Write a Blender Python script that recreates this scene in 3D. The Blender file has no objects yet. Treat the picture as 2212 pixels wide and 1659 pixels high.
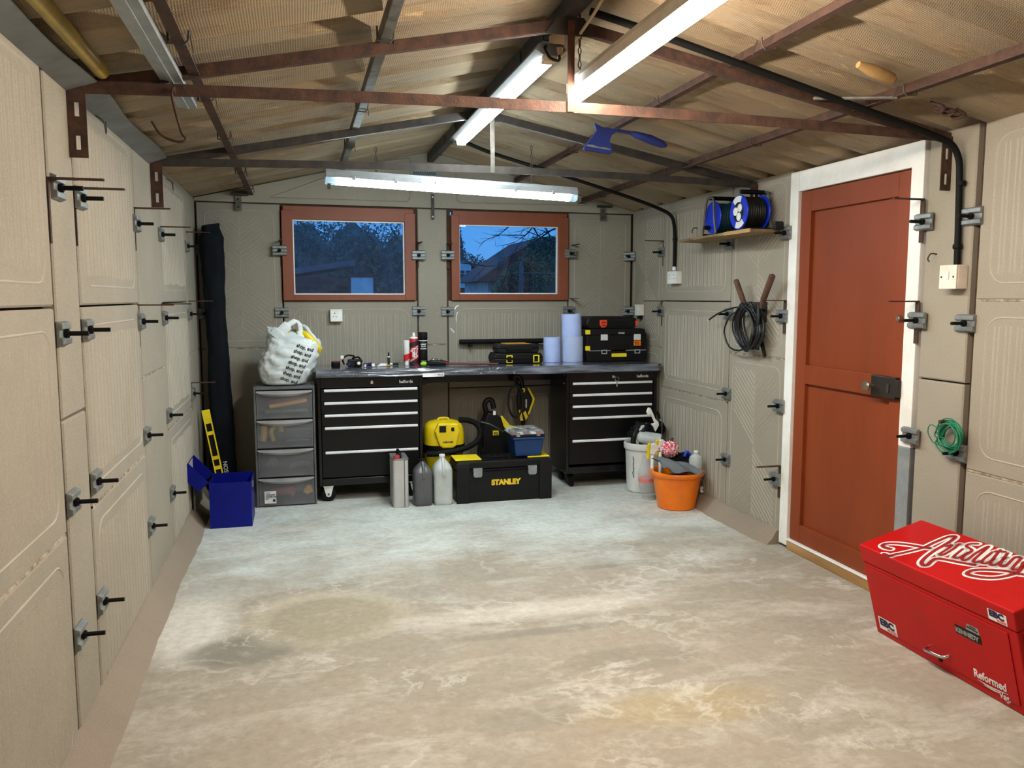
import bpy, math, random
from mathutils import Vector, Matrix, noise as mnoise
random.seed(7)
PI = math.pi
R = math.radians
sc = bpy.context.scene
col = sc.collection

# ------------------------------------------------------------------ camera
cam_d = bpy.data.cameras.new('camera')
cam = bpy.data.objects.new('camera', cam_d)
col.objects.link(cam)
cam_d.sensor_width = 36.0
cam_d.lens = 36.0 * 1770.0 / 2212.0
cam_d.clip_start = 0.02
cam_d.clip_end = 300
cam.location = (0, 0, 1.45)
cam.rotation_euler = (R(90 - 6.055), R(0.03), R(-14.47))
sc.camera = cam

# ------------------------------------------------------------------ world (clear blue dusk)
w = bpy.data.worlds.new('dusk_sky')
sc.world = w
w.use_nodes = True
wn, wl = w.node_tree.nodes, w.node_tree.links
wn.clear()
wo = wn.new('ShaderNodeOutputWorld')
bg = wn.new('ShaderNodeBackground')
tc = wn.new('ShaderNodeTexCoord')
sp = wn.new('ShaderNodeSeparateXYZ')
rp = wn.new('ShaderNodeValToRGB')
wl.new(tc.outputs['Generated'], sp.inputs[0])
wl.new(sp.outputs['Z'], rp.inputs[0])
wl.new(rp.outputs[0], bg.inputs[0])
wl.new(bg.outputs[0], wo.inputs[0])
rp.color_ramp.elements[0].position = 0.0
rp.color_ramp.elements[0].color = (0.10, 0.40, 0.95, 1)
rp.color_ramp.elements[1].position = 0.25
rp.color_ramp.elements[1].color = (0.04, 0.28, 0.88, 1)
bg.inputs[1].default_value = 0.95

# ------------------------------------------------------------------ exposure and view
vs = sc.view_settings
sc.display_settings.display_device = 'sRGB'
vs.view_transform = 'Standard'
vs.look = 'None'
vs.exposure = 0.0
vs.gamma = 1.0
vs.use_curve_mapping = False
LAMP_NEAR = 180.0      # the three fluorescent fittings: emission of their tubes
LAMP_RIDGE = 95.0
LAMP_BACK = 52.0
WARM = (1.0, 0.87, 0.72)
COOL = (0.75, 0.93, 1.0)
MIDW = (0.90, 0.98, 0.96)

# ------------------------------------------------------------------ room dimensions (metres)
XL, XR, YF = -0.7075, 2.70, -0.9
YBL, YBR = 6.32, 6.45                     # the back wall stands slightly askew
XM = (XL + XR) / 2
ZE, SL = 2.145, 0.235
BANG = math.atan2(YBR - YBL, XR - XL)
BLEN = math.hypot(XR - XL, YBR - YBL)
def yback(x): return YBL + (YBR - YBL) * (x - XL) / (XR - XL)
def roofz(x): return ZE + SL * min(x - XL, XR - x)

# ------------------------------------------------------------------ materials
def lin(c):
    def f(v):
        v /= 255.0
        return v / 12.92 if v <= 0.04045 else ((v + 0.055) / 1.055) ** 2.4
    return (f(c[0]), f(c[1]), f(c[2]), 1.0)
MATS = {}
def nt(name):
    m = bpy.data.materials.new(name)
    m.use_nodes = True
    n, l = m.node_tree.nodes, m.node_tree.links
    return m, n, l, n['Principled BSDF']
def mixrgb(n, l, fac, a, b):
    x = n.new('ShaderNodeMix'); x.data_type = 'RGBA'
    for s, v in ((0, fac), (6, a), (7, b)):
        if isinstance(v, (tuple, float, int)): x.inputs[s].default_value = v
        else: l.new(v, x.inputs[s])
    return x.outputs[2]
def noi(n, l, co, scale, detail=4, rough=.6, dist=0.0, stretch=None):
    t = n.new('ShaderNodeTexNoise')
    t.inputs['Scale'].default_value = scale
    t.inputs['Detail'].default_value = detail
    t.inputs['Roughness'].default_value = rough
    t.inputs['Distortion'].default_value = dist
    if stretch:
        mp = n.new('ShaderNodeMapping')
        mp.inputs['Scale'].default_value = stretch
        l.new(co, mp.inputs[0]); co = mp.outputs[0]
    l.new(co, t.inputs[0])
    return t.outputs[0]
def ramp(n, l, src, p0, p1, c0=(0, 0, 0, 1), c1=(1, 1, 1, 1)):
    r = n.new('ShaderNodeValToRGB')
    r.color_ramp.elements[0].position = p0; r.color_ramp.elements[0].color = c0
    r.color_ramp.elements[1].position = p1; r.color_ramp.elements[1].color = c1
    l.new(src, r.inputs[0])
    return r.outputs[0]
def mat(name, c, rough=.55, metal=0.0, c2=None, scale=6.0, lo=.35, hi=.65, bump=0.0, bscale=40.0, spec=.5, stretch=None, coat=0.0, trans=0.0, sub=0.0):
    m, n, l, b = nt(name)
    tcn = n.new('ShaderNodeTexCoord'); co = tcn.outputs['Object']
    a = lin(c)
    if c2 is None: c2 = tuple(min(255, v * 1.07 + 2) for v in c); a = lin(tuple(v * .94 for v in c))
    f = ramp(n, l, noi(n, l, co, scale, 5, .6, .2, stretch), lo, hi)
    l.new(mixrgb(n, l, f, a, lin(c2)), b.inputs['Base Color'])
    b.inputs['Roughness'].default_value = rough
    b.inputs['Metallic'].default_value = metal
    b.inputs['Specular IOR Level'].default_value = spec
    if coat: b.inputs['Coat Weight'].default_value = coat; b.inputs['Coat Roughness'].default_value = .08
    if bump:
        bp = n.new('ShaderNodeBump'); bp.inputs['Strength'].default_value = bump; bp.inputs['Distance'].default_value = .01
        l.new(noi(n, l, co, bscale, 4, .65), bp.inputs['Height']); l.new(bp.outputs[0], b.inputs['Normal'])
    if trans:
        o = n['Material Output']; t = n.new('ShaderNodeBsdfTransparent'); mx = n.new('ShaderNodeMixShader')
        mx.inputs[0].default_value = trans
        l.new(b.outputs[0], mx.inputs[1]); l.new(t.outputs[0], mx.inputs[2]); l.new(mx.outputs[0], o.inputs[0])
    MATS[name] = m
    return m
def emis(name, c, s):
    m, n, l, b = nt(name)
    b.inputs['Base Color'].default_value = (.8, .8, .8, 1)
    b.inputs['Emission Color'].default_value = (*c, 1)
    b.inputs['Emission Strength'].default_value = s
    return m
def concrete(name, c, c2, c3, bump=.25):
    m, n, l, b = nt(name)
    co = n.new('ShaderNodeTexCoord').outputs['Object']
    f1 = ramp(n, l, noi(n, l, co, 1.6, 5, .6, .4), .35, .68)
    f2 = ramp(n, l, noi(n, l, co, 190, 3, .7), .46, .74)
    f3 = ramp(n, l, noi(n, l, co, 9, 6, .75, .6), .66, .8)
    base = mixrgb(n, l, f1, lin(c), lin(c2))
    mul = n.new('ShaderNodeMath'); mul.operation = 'MULTIPLY'; mul.inputs[1].default_value = .5; l.new(f2, mul.inputs[0])
    base = mixrgb(n, l, mul.outputs[0], base, lin(c3))
    mul2 = n.new('ShaderNodeMath'); mul2.operation = 'MULTIPLY'; mul2.inputs[1].default_value = .4; l.new(f3, mul2.inputs[0])
    base = mixrgb(n, l, mul2.outputs[0], base, lin(tuple(v * .7 for v in c)))
    l.new(base, b.inputs['Base Color'])
    b.inputs['Roughness'].default_value = .92
    b.inputs['Specular IOR Level'].default_value = .2
    bp = n.new('ShaderNodeBump'); bp.inputs['Strength'].default_value = bump; bp.inputs['Distance'].default_value = .006
    l.new(noi(n, l, co, 120, 4, .7), bp.inputs['Height']); l.new(bp.outputs[0], b.inputs['Normal'])
    return m
CONC = concrete('panel_concrete', (146, 139, 126), (156, 149, 136), (182, 174, 160))
RIBM = concrete('panel_rib_cement', (164, 157, 144), (174, 167, 154), (194, 187, 174))
SEAM = mat('seam_brown_gap', (62, 44, 34), .95, c2=(88, 64, 48), scale=14)  # dark brown backing behind the panel joints
FILL = concrete('mortar_fillet', (140, 126, 112), (152, 138, 124), (168, 156, 140))
GABL = concrete('gable_concrete', (146, 140, 126), (158, 150, 136), (180, 172, 156))
MORT = mat('joint_mortar', (176, 164, 144), .95, c2=(120, 104, 88), scale=30, lo=.4, hi=.6)

def floor_material():
    m, n, l, b = nt('worn_concrete_floor')
    co = n.new('ShaderNodeTexCoord').outputs['Object']
    beige, grey, pale = lin((166, 157, 143)), lin((208, 214, 210)), lin((222, 220, 212))
    dark, warm = lin((146, 141, 128)), lin((172, 154, 134))
    sx = n.new('ShaderNodeSeparateXYZ'); l.new(co, sx.inputs[0])
    def math_(op, a, c=None):
        k = n.new('ShaderNodeMath'); k.operation = op
        for i, v in enumerate((a, c)):
            if v is None: continue
            if isinstance(v, (int, float)): k.inputs[i].default_value = v
            else: l.new(v, k.inputs[i])
        return k.outputs[0]
    wob = noi(n, l, co, 1.5, 9, .62, .3)
    wobc = math_('SUBTRACT', wob, .5)
    # paler grey at the far end, beige in front: partly damp, partly lamplight painted in
    yy = math_('ADD', sx.outputs[1], math_('MULTIPLY', wobc, 3.0))
    f = ramp(n, l, math_('MULTIPLY', math_('SUBTRACT', yy, 3.7), .7), .2, .8)
    c = mixrgb(n, l, f, beige, grey)
    f = ramp(n, l, noi(n, l, co, 1.5, 10, .68, .35, (.8, 1.35, 1)), .45, .62)
    c = mixrgb(n, l, math_('MULTIPLY', f, .55), c, dark)
    f = ramp(n, l, noi(n, l, co, 2.3, 12, .72, .4, (.75, 1.45, 1)), .50, .64)
    c = mixrgb(n, l, math_('MULTIPLY', f, .38), c, pale)
    yn = ramp(n, l, sx.outputs[1], .0, 1.0)
    f = ramp(n, l, noi(n, l, co, 1.4, 6, .6, .8), .5, .7)
    c = mixrgb(n, l, math_('MULTIPLY', f, .3), c, warm)
    # separate stains: (x, y, rx, ry, colour, strength, edge)
    def stain(x, y, rx, ry, colr, s, wb=.5, sharp=.25):
        nonlocal c
        dx = math_('DIVIDE', math_('SUBTRACT', sx.outputs[0], x), rx)
        dy = math_('DIVIDE', math_('SUBTRACT', sx.outputs[1], y), ry)
        d = math_('SQRT', math_('ADD', math_('MULTIPLY', dx, dx), math_('MULTIPLY', dy, dy)))
        d = math_('ADD', d, math_('MULTIPLY', wobc, wb * 2))
        q = ramp(n, l, d, 1 - sharp, 1.0, (1, 1, 1, 1), (0, 0, 0, 1))
        c = mixrgb(n, l, math_('MULTIPLY', q, s), c, colr)
    for a in STAINS: stain(*a)
    # fine cracked efflorescence
    vein = math_('ABSOLUTE', math_('SUBTRACT', noi(n, l, co, 1.5, 10, .60, .3, (.9, 1.3, 1)), .5))
    f = ramp(n, l, vein, .0, .022, (1, 1, 1, 1), (0, 0, 0, 1))
    f2 = ramp(n, l, noi(n, l, co, 1.2, 4, .6), .46, .6)
    c = mixrgb(n, l, math_('MULTIPLY', math_('MULTIPLY', f, f2), .5), c, pale)
    vein = math_('ABSOLUTE', math_('SUBTRACT', noi(n, l, co, 4.2, 9, .64, .25), .5))
    f = ramp(n, l, vein, .0, .03, (1, 1, 1, 1), (0, 0, 0, 1))
    f2 = ramp(n, l, noi(n, l, co, 1.9, 4, .6), .54, .66)
    c = mixrgb(n, l, math_('MULTIPLY', math_('MULTIPLY', f, f2), .5), c, pale)
    f = ramp(n, l, noi(n, l, co, 9, 10, .78, .15), .55, .68)
    c = mixrgb(n, l, math_('MULTIPLY', f, .22), c, pale)
    f = ramp(n, l, noi(n, l, co, 5, 10, .76, .2), .54, .7)
    c = mixrgb(n, l, math_('MULTIPLY', f, .3), c, lin((140, 128, 110)))
    f = ramp(n, l, noi(n, l, co, 26, 5, .7), .40, .66)
    c = mixrgb(n, l, math_('MULTIPLY', f, .26), c, lin((120, 110, 94)))
    l.new(c, b.inputs['Base Color'])
    b.inputs['Roughness'].default_value = .8
    b.inputs['Specular IOR Level'].default_value = .3
    bp = n.new('ShaderNodeBump'); bp.inputs['Strength'].default_value = .35; bp.inputs['Distance'].default_value = .012
    hsum = math_('ADD', noi(n, l, co, 3, 8, .62, .8), math_('MULTIPLY', noi(n, l, co, 60, 3, .6), .25))
    l.new(hsum, bp.inputs['Height']); l.new(bp.outputs[0], b.inputs['Normal'])
    return m
_p, _g, _k = lin((214, 208, 196)), lin((152, 144, 124)), lin((130, 127, 118))
STAINS = [(-.50, 3.72, .22, .50, lin((224, 220, 212)), .85, .4, .5), (-.28, 3.42, .26, .17, _k, .8, .4, .35),
          (.12, 3.72, .42, .36, lin((222, 212, 188)), .55, .42, .4), (.12, 3.69, .34, .30, _g, .75, .32, .3),
          (1.0, 3.30, .55, .05, _k, .55, .35, .6), (1.28, 2.95, .34, .13, lin((146, 138, 126)), .7, .4, .3),
          (1.1, 3.55, .8, .14, _p, .6, .6, .6), (1.25, 2.55, .42, .16, lin((176, 158, 120)), .6, .6, .5),
          (.75, 2.60, .22, .10, _k, .4, .8, .5), (1.55, 4.05, .2, .04, _k, .5, .6, .5)]
FLOORM = floor_material()

def roof_material():
    m, n, l, b = nt('asbestos_cement_sheet')
    co = n.new('ShaderNodeTexCoord').outputs['Object']
    a, bb, d = lin((154, 134, 107)), lin((142, 130, 110)), lin((118, 97, 73))
    f = ramp(n, l, noi(n, l, co, 3.0, 9, .7, .3, (.45, 1.6, 1)), .40, .60)
    c = mixrgb(n, l, f, a, bb)
    f = ramp(n, l, noi(n, l, co, 9, 9, .74, .3, (.35, 1.8, 1)), .50, .72)
    c = mixrgb(n, l, f, c, d)
    f = ramp(n, l, noi(n, l, co, 22, 8, .75, .3, (.3, 1.6, 1)), .60, .67)
    c = mixrgb(n, l, f, c, lin((184, 160, 120)))
    l.new(c, b.inputs['Base Color'])
    b.inputs['Roughness'].default_value = .88
    b.inputs['Specular IOR Level'].default_value = .25
    # moulded fabric weave on the underside of the sheets
    wv = n.new('ShaderNodeTexWave'); wv.wave_type = 'BANDS'; wv.bands_direction = 'X'; wv.inputs['Scale'].default_value = 38
    wv2 = n.new('ShaderNodeTexWave'); wv2.wave_type = 'BANDS'; wv2.bands_direction = 'Y'; wv2.inputs['Scale'].default_value = 38
    l.new(co, wv.inputs[0]); l.new(co, wv2.inputs[0])
    ad = n.new('ShaderNodeMath'); ad.operation = 'MULTIPLY'; l.new(wv.outputs[1], ad.inputs[0]); l.new(wv2.outputs[1], ad.inputs[1])
    bp = n.new('ShaderNodeBump'); bp.inputs['Strength'].default_value = .4; bp.inputs['Distance'].default_value = .003
    l.new(ad.outputs[0], bp.inputs['Height']); l.new(bp.outputs[0], b.inputs['Normal'])
    return m
ROOFM = roof_material()

RUST = mat('rusty_steel', (54, 38, 32), .8, .1, c2=(86, 58, 45), scale=18, bump=.25, bscale=90)
RUSTL = mat('rust_bright', (104, 66, 48), .8, .1, c2=(70, 46, 36), scale=22, bump=.25, bscale=90)
GREYST = mat('weathered_grey_steel', (118, 116, 110), .6, .4, c2=(84, 78, 72), scale=14, bump=.15)
DARKST = mat('dark_steel', (52, 50, 50), .6, .4, c2=(74, 68, 64), scale=14)
GALV = mat('galvanised_steel', (150, 154, 152), .5, .55, c2=(116, 120, 120), scale=26, bump=.1)
GALVL = mat('bright_galvanised', (176, 182, 184), .4, .6, c2=(150, 156, 160), scale=10)
BLACK = mat('black_plastic', (6, 6, 8), .5, spec=.35)
BLACKM = mat('matt_black', (6, 6, 7), .7, spec=.25)
CABM = mat('gloss_black_enamel', (4, 4, 5), .25, c2=(6, 6, 7), spec=.4, coat=.1)
CABD = mat('black_drawer_front', (5, 5, 6), .38, spec=.35)
ALU = mat('brushed_aluminium', (250, 250, 252), .35, .2)
CHROME = mat('chrome', (210, 210, 212), .12, 1.0)
WHITEP = mat('white_gloss_paint', (242, 242, 240), .4, c2=(226, 224, 218), scale=5, bump=.35, bscale=14)
WHITE = mat('white_plastic', (232, 232, 228), .4)
CREAM = mat('cream_plastic', (230, 216, 202), .4)
WPAINT = mat('red_brown_window_paint', (124, 64, 38), .55, c2=(138, 73, 46), scale=4, bump=.12, bscale=20)
DPAINT = mat('red_brown_door_paint', (122, 54, 22), .55, c2=(134, 61, 27), scale=3, spec=.3, stretch=(1, 1, .3), bump=.06, bscale=30)
WOOD = mat('bare_timber', (186, 150, 98), .7, c2=(150, 112, 66), scale=8, stretch=(1, .12, 1), bump=.15)
WOODG = mat('chipboard_shelf', (150, 128, 92), .8, c2=(112, 92, 62), scale=20, stretch=(1, .3, 1))
YELLOW = mat('yellow_plastic', (226, 196, 20), .4)
YELB = mat('bright_yellow_plastic', (250, 216, 30), .45)
YELL = mat('yellowed_tube_cover', (176, 154, 70), .4, c2=(132, 112, 52), scale=6)
NAVY = mat('dark_navy_fabric', (9, 14, 21), .8, spec=.2, c2=(14, 21, 30), scale=8, bump=.3, bscale=18)
BLUEB = mat('deep_blue_enamel', (2, 14, 118), .45, c2=(3, 18, 132), spec=.25)
BLUEP = mat('petrol_blue_plastic', (8, 52, 106), .45)
BLUER = mat('reel_blue_plastic', (16, 52, 200), .35)
BLUET = mat('worn_blue_paint', (14, 30, 92), .6, c2=(24, 44, 116), scale=12)
REDB = mat('red_enamel', (176, 3, 6), .42, c2=(190, 5, 8), scale=3, spec=.3)
REDD = mat('script_red', (150, 12, 18), .5)
ORANGE = mat('orange_plastic', (250, 122, 4), .35)
ORREL = mat('orange_latch', (214, 66, 30), .45)
BUCKW = mat('white_bucket_plastic', (214, 214, 210), .4, c2=(200, 200, 196))
PAPER = mat('blue_paper', (182, 198, 244), .9, c2=(168, 186, 238), scale=8, bump=.3, bscale=30)
PAPERG = mat('grey_blue_paper', (178, 192, 226), .9, c2=(166, 182, 220), scale=8, bump=.3, bscale=30)
TOWERF = mat('grey_tower_plastic', (92, 92, 94), .4)
SMOKE = mat('smoked_clear_plastic', (150, 150, 154), .25, trans=.64)
CLEAR = mat('clear_plastic', (200, 205, 210), .12, trans=.72)
JUGW = mat('milky_plastic', (216, 222, 222), .3, trans=.34)
JUGL = mat('pale_liquid', (172, 176, 150), .3)
JUGG = mat('grey_plastic_jug', (92, 92, 94), .3, c2=(80, 80, 82))
CANM = mat('painted_tin', (196, 194, 192), .4, .1, c2=(180, 178, 176))
BAGM = mat('white_plastic_bag', (226, 232, 232), .35, c2=(206, 214, 216), scale=10, bump=.25, bscale=26, trans=.06)
GREEN = mat('green_garden_wire', (10, 120, 84), .45)
TEAL = mat('teal_cable', (8, 58, 74), .5)
WIREB = mat('black_cable', (20, 20, 21), .38)
GRIPB = mat('brown_foam_grip', (74, 52, 40), .85, c2=(100, 70, 54), scale=20)
BRASS = mat('worn_brass', (140, 132, 116), .35, .8)
IRON = mat('brown_black_iron', (52, 46, 40), .5, .5)
WRAP = mat('cling_film_painted_sheen', (60, 66, 78), .16, .1, c2=(136, 142, 156), scale=5, lo=.42, hi=.7, stretch=(.5, 5, 5), bump=.8, bscale=16, coat=.8)  # bright streaks of the film's sheen are painted into its colour
WTEXT = mat('white_print', (226, 226, 226), .6)
YTEXT = mat('yellow_print', (240, 200, 40), .6)
BTEXT = mat('black_print', (22, 24, 34), .6)
NTEXT = mat('navy_print', (20, 18, 70), .6)
RTEXT = mat('red_print', (216, 120, 110), .6)
LABEL = mat('white_label', (226, 226, 224), .6)
GREYC = mat('grey_cloth', (112, 118, 122), .9, c2=(96, 102, 106), bump=.2)
PINK = mat('red_white_braid', (206, 60, 84), .8, c2=(240, 214, 216), scale=70, lo=.46, hi=.54)
MUSTARD = mat('mustard_cloth', (196, 140, 40), .9)
TANG = mat('tan_gloves', (176, 146, 66), .9, c2=(140, 112, 48), scale=16)
NAVYC = mat('folded_navy_cloth', (34, 44, 64), .9)
MAROON = mat('maroon_cloth', (110, 44, 48), .9)
FROST = mat('frosted_lamp_end', (176, 190, 198), .3, trans=.35)
LAMPG = mat('grey_lamp_body', (150, 156, 162), .4)
LAMPD = mat('dusty_grey_lamp_side', (96, 98, 100), .5)
LAMPW = mat('white_enamel_lamp_body', (204, 200, 192), .4)
TAN = mat('aged_cream_plastic', (190, 172, 140), .5)
FLASH = mat('grey_felt_flashing', (112, 116, 116), .85, c2=(92, 96, 96), scale=6)
def glass_mat(name, dirt, lo, hi):
    m, n, l, b = nt(name)
    o = n['Material Output']; co = n.new('ShaderNodeTexCoord').outputs['Object']
    t = n.new('ShaderNodeBsdfTransparent'); g = n.new('ShaderNodeBsdfGlossy'); g.inputs['Roughness'].default_value = .02
    dd = n.new('ShaderNodeBsdfDiffuse'); dd.inputs[0].default_value = (.5, .55, .62, 1); dt = n.new('ShaderNodeBsdfTranslucent'); dt.inputs[0].default_value = (.7, .75, .8, 1); d = n.new('ShaderNodeMixShader'); d.inputs[0].default_value = .7; l.new(dd.outputs[0], d.inputs[1]); l.new(dt.outputs[0], d.inputs[2])
    fr = n.new('ShaderNodeFresnel'); fr.inputs[0].default_value = 1.33
    m1 = n.new('ShaderNodeMixShader'); l.new(fr.outputs[0], m1.inputs[0]); l.new(t.outputs[0], m1.inputs[1]); l.new(g.outputs[0], m1.inputs[2])
    f = ramp(n, l, noi(n, l, co, 30, 6, .75, .5), lo, hi)
    k = n.new('ShaderNodeMath'); k.operation = 'MULTIPLY_ADD'; k.inputs[1].default_value = dirt; k.inputs[2].default_value = dirt * .3; l.new(f, k.inputs[0])
    m2 = n.new('ShaderNodeMixShader'); l.new(k.outputs[0], m2.inputs[0]); l.new(m1.outputs[0], m2.inputs[1]); l.new(d.outputs[0], m2.inputs[2])
    l.new(m2.outputs[0], o.inputs[0])
    return m
GLASSD = glass_mat('dusty_glass', .10, .48, .78)
GLASSC = glass_mat('clean_glass', .035, .5, .8)
LN = emis('near_tube_light', WARM, LAMP_NEAR)
LR = emis('ridge_tube_light', MIDW, LAMP_RIDGE)
LB = emis('back_tube_light', COOL, LAMP_BACK)

# ------------------------------------------------------------------ mesh helper
class MB:
    def __init__(s): s.v, s.f, s.m = [], [], []
    def add(s, vs, fs, mi=0):
        o = len(s.v); s.v += [Vector(p) for p in vs]
        for f in fs: s.f.append([i + o for i in f]); s.m.append(mi)
    def box(s, x0, x1, y0, y1, z0, z1, mi=0, M=None):
        p = [Vector(q) for q in ((x0,y0,z0),(x1,y0,z0),(x1,y1,z0),(x0,y1,z0),(x0,y0,z1),(x1,y0,z1),(x1,y1,z1),(x0,y1,z1))]
        if M is not None: p = [M @ q for q in p]
        s.add(p, [(3,2,1,0),(4,5,6,7),(0,1,5,4),(1,2,6,5),(2,3,7,6),(3,0,4,7)], mi)
        return s
    def frustum(s, a, za, b, zb, mi=0, M=None):   # a,b = (x0,x1,y0,y1)
        p = [(a[0],a[2],za),(a[1],a[2],za),(a[1],a[3],za),(a[0],a[3],za),(b[0],b[2],zb),(b[1],b[2],zb),(b[1],b[3],zb),(b[0],b[3],zb)]
        p = [Vector(q) for q in p]
        if M is not None: p = [M @ q for q in p]
        s.add(p, [(3,2,1,0),(4,5,6,7),(0,1,5,4),(1,2,6,5),(2,3,7,6),(3,0,4,7)], mi)
        return s
    def tube(s, pts, r, n=8, closed=False, mi=0, sq=1.0):
        pts = [Vector(p) for p in pts]; N = len(pts)
        rr = r if isinstance(r, (list, tuple)) else [r] * N
        vs, up = [], None
        for i, p in enumerate(pts):
            t = (pts[(i+1) % N] - pts[i-1]) if closed else (pts[min(i+1, N-1)] - pts[max(i-1, 0)])
            if t.length < 1e-9: t = Vector((0,0,1))
            t.normalize()
            if up is None:
                up = Vector((0,0,1)) if abs(t.z) < .9 else Vector((1,0,0))
            a = up - t * up.dot(t)
            if a.length < 1e-6: a = t.orthogonal()
            a.normalize(); up = a; b = t.cross(a)
            for k in range(n):
                q = 2*PI*k/n
                vs.append(p + (a*math.cos(q)*sq + b*math.sin(q)) * rr[i])
        fs = []
        for i in range(N if closed else N-1):
            j = (i+1) % N
            for k in range(n):
                fs.append((i*n+k, i*n+(k+1)%n, j*n+(k+1)%n, j*n+k))
        if not closed:
            fs.append(tuple(range(n))[::-1]); fs.append(tuple((N-1)*n+k for k in range(n)))
        s.add(vs, fs, mi)
        return s
    def lathe(s, prof, c=(0,0,0), n=32, mi=0, M=None, sx=1.0, sy=1.0):
        vs, fs = [], []
        for r, z in prof:
            for k in range(n):
                a = 2*PI*k/n; vs.append(Vector((r*math.cos(a)*sx, r*math.sin(a)*sy, z)))
        for i in range(len(prof)-1):
            for k in range(n): fs.append((i*n+k, i*n+(k+1)%n, (i+1)*n+(k+1)%n, (i+1)*n+k))
        if prof[0][0] > 1e-6: fs.append(tuple(range(n))[::-1])
        if prof[-1][0] > 1e-6: fs.append(tuple((len(prof)-1)*n+k for k in range(n)))
        if M is not None: vs = [M @ v for v in vs]
        c = Vector(c); s.add([v + c for v in vs], fs, mi)
        return s
    def prism(s, poly, a0, a1, axis='y', mi=0, M=None):
        # poly in the two other axes: 'y' -> (x,z), 'x' -> (y,z), 'z' -> (x,y)
        def P(u, v, a):
            return Vector((u, a, v)) if axis == 'y' else Vector((a, u, v)) if axis == 'x' else Vector((u, v, a))
        n = len(poly); vs = [P(u, v, a0) for u, v in poly] + [P(u, v, a1) for u, v in poly]
        if M is not None: vs = [M @ q for q in vs]
        s.add(vs, [tuple(range(n)), tuple(range(n, 2*n))[::-1]] + [(i, i+n, (i+1)%n+n, (i+1)%n) for i in range(n)], mi)
        return s
    def grid(s, fn, nu, nv, cu=False, mi=0):
        vs = [Vector(fn(i/(nu if cu else nu-1), j/(nv-1))) for j in range(nv) for i in range(nu)]
        fs = []
        for j in range(nv-1):
            for i in range(nu if cu else nu-1):
                k = (i+1) % nu; fs.append((j*nu+i, j*nu+k, (j+1)*nu+k, (j+1)*nu+i))
        s.add(vs, fs, mi)
        return s
    def build(s, name, mats, parent=None, loc=(0,0,0), rot=(0,0,0), smooth=None, bevel=0, local=False):
        if not isinstance(mats, (list, tuple)): mats = [mats]
        off = Vector((0,0,0))
        if parent is not None and not local: off = Vector(ORG.get(parent.name, (0,0,0)))
        elif parent is None and not local: off = Vector(loc)
        me = bpy.data.meshes.new(name)
        me.from_pydata([tuple(p - off) for p in s.v], [], s.f)
        for m in mats: me.materials.append(m)
        for p, mi in zip(me.polygons, s.m): p.material_index = mi
        import bmesh
        bm = bmesh.new(); bm.from_mesh(me); bmesh.ops.recalc_face_normals(bm, faces=bm.faces); bm.to_mesh(me); bm.free()
        if smooth is not None:
            me.shade_smooth(); me.set_sharp_from_angle(angle=R(smooth))
        o = bpy.data.objects.new(name, me); col.objects.link(o)
        if parent is not None:
            o.parent = parent; ORG[o.name] = ORG.get(parent.name, (0,0,0)) if not local else (0,0,0)
        else:
            o.location = loc; o.rotation_euler = rot; ORG[o.name] = tuple(loc)
        if bevel:
            bv = o.modifiers.new('bevel', 'BEVEL'); bv.width = bevel; bv.segments = 2; bv.limit_method = 'ANGLE'; bv.angle_limit = R(40)
        return o
ORG = {}
def tag(o, label, cat, group=None):
    o['label'] = label; o['category'] = cat
    if group: o['group'] = group
    return o
def struct(o): o['kind'] = 'structure'; return o
def thing(name, label, cat, loc=(0,0,0), rz=0.0, group=None, rot=None):
    o = bpy.data.objects.new(name, None); col.objects.link(o)
    o.empty_display_size = .05
    o.location = loc; o.rotation_euler = rot if rot else (0, 0, rz)
    ORG[o.name] = tuple(loc)
    return tag(o, label, cat, group)
def plabel(o, s): o['label'] = s; return o
def dup(root, label, loc, rot=None, group=None):
    r = root.copy(); col.objects.link(r); r.location = loc
    if rot is not None: r.rotation_euler = rot
    r['label'] = label
    if group: r['group'] = group
    for ch in list(root.children):
        c = ch.copy(); col.objects.link(c); c.parent = r
        for g in list(ch.children):
            d = g.copy(); col.objects.link(d); d.parent = c
    return r
def box(*a, **k): return MB().box(*a, **k)
def rrect(x0, x1, y0, y1, r, k=5):
    out = []
    for cx, cy, a0 in ((x1-r, y0+r, -90), (x1-r, y1-r, 0), (x0+r, y1-r, 90), (x0+r, y0+r, 180)):
        for i in range(k+1):
            a = R(a0 + 90*i/k); out.append((cx + r*math.cos(a), cy + r*math.sin(a)))
    return out
def cr(pts, k=6, closed=False):
    P = [Vector(p) for p in pts]; n = len(P); out = []
    for i in range(n if closed else n-1):
        a, b, c, d = (P[(i-1) % n] if closed or i else P[0]), P[i], P[(i+1) % n], (P[(i+2) % n] if closed or i+2 < n else P[-1])
        for j in range(k):
            t = j/k
            out.append(.5*((2*b) + (c-a)*t + (2*a-5*b+4*c-d)*t*t + (3*b-a-3*c+d)*t**3))
    if not closed: out.append(P[-1])
    return out
def text_mb(txt, size, M, bold=0.0, sx=1.0, thick=.0006, align='LEFT', warp=None, shear=0.0):
    cu = bpy.data.curves.new('t', 'FONT'); cu.body = txt; cu.size = size; cu.align_x = align; cu.offset = bold; cu.extrude = thick; cu.resolution_u = 3; cu.shear = shear
    o = bpy.data.objects.new('t', cu); col.objects.link(o)
    dg = bpy.context.evaluated_depsgraph_get(); dg.update()
    me = bpy.data.meshes.new_from_object(o.evaluated_get(dg))
    mb = MB()
    vs = [M @ Vector((v.co.x*sx, v.co.y, v.co.z)) for v in me.vertices]
    if warp: vs = [warp(v) for v in vs]
    mb.add(vs, [tuple(p.vertices) for p in me.polygons])
    bpy.data.objects.remove(o); bpy.data.curves.remove(cu); bpy.data.meshes.remove(me)
    return mb
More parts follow.
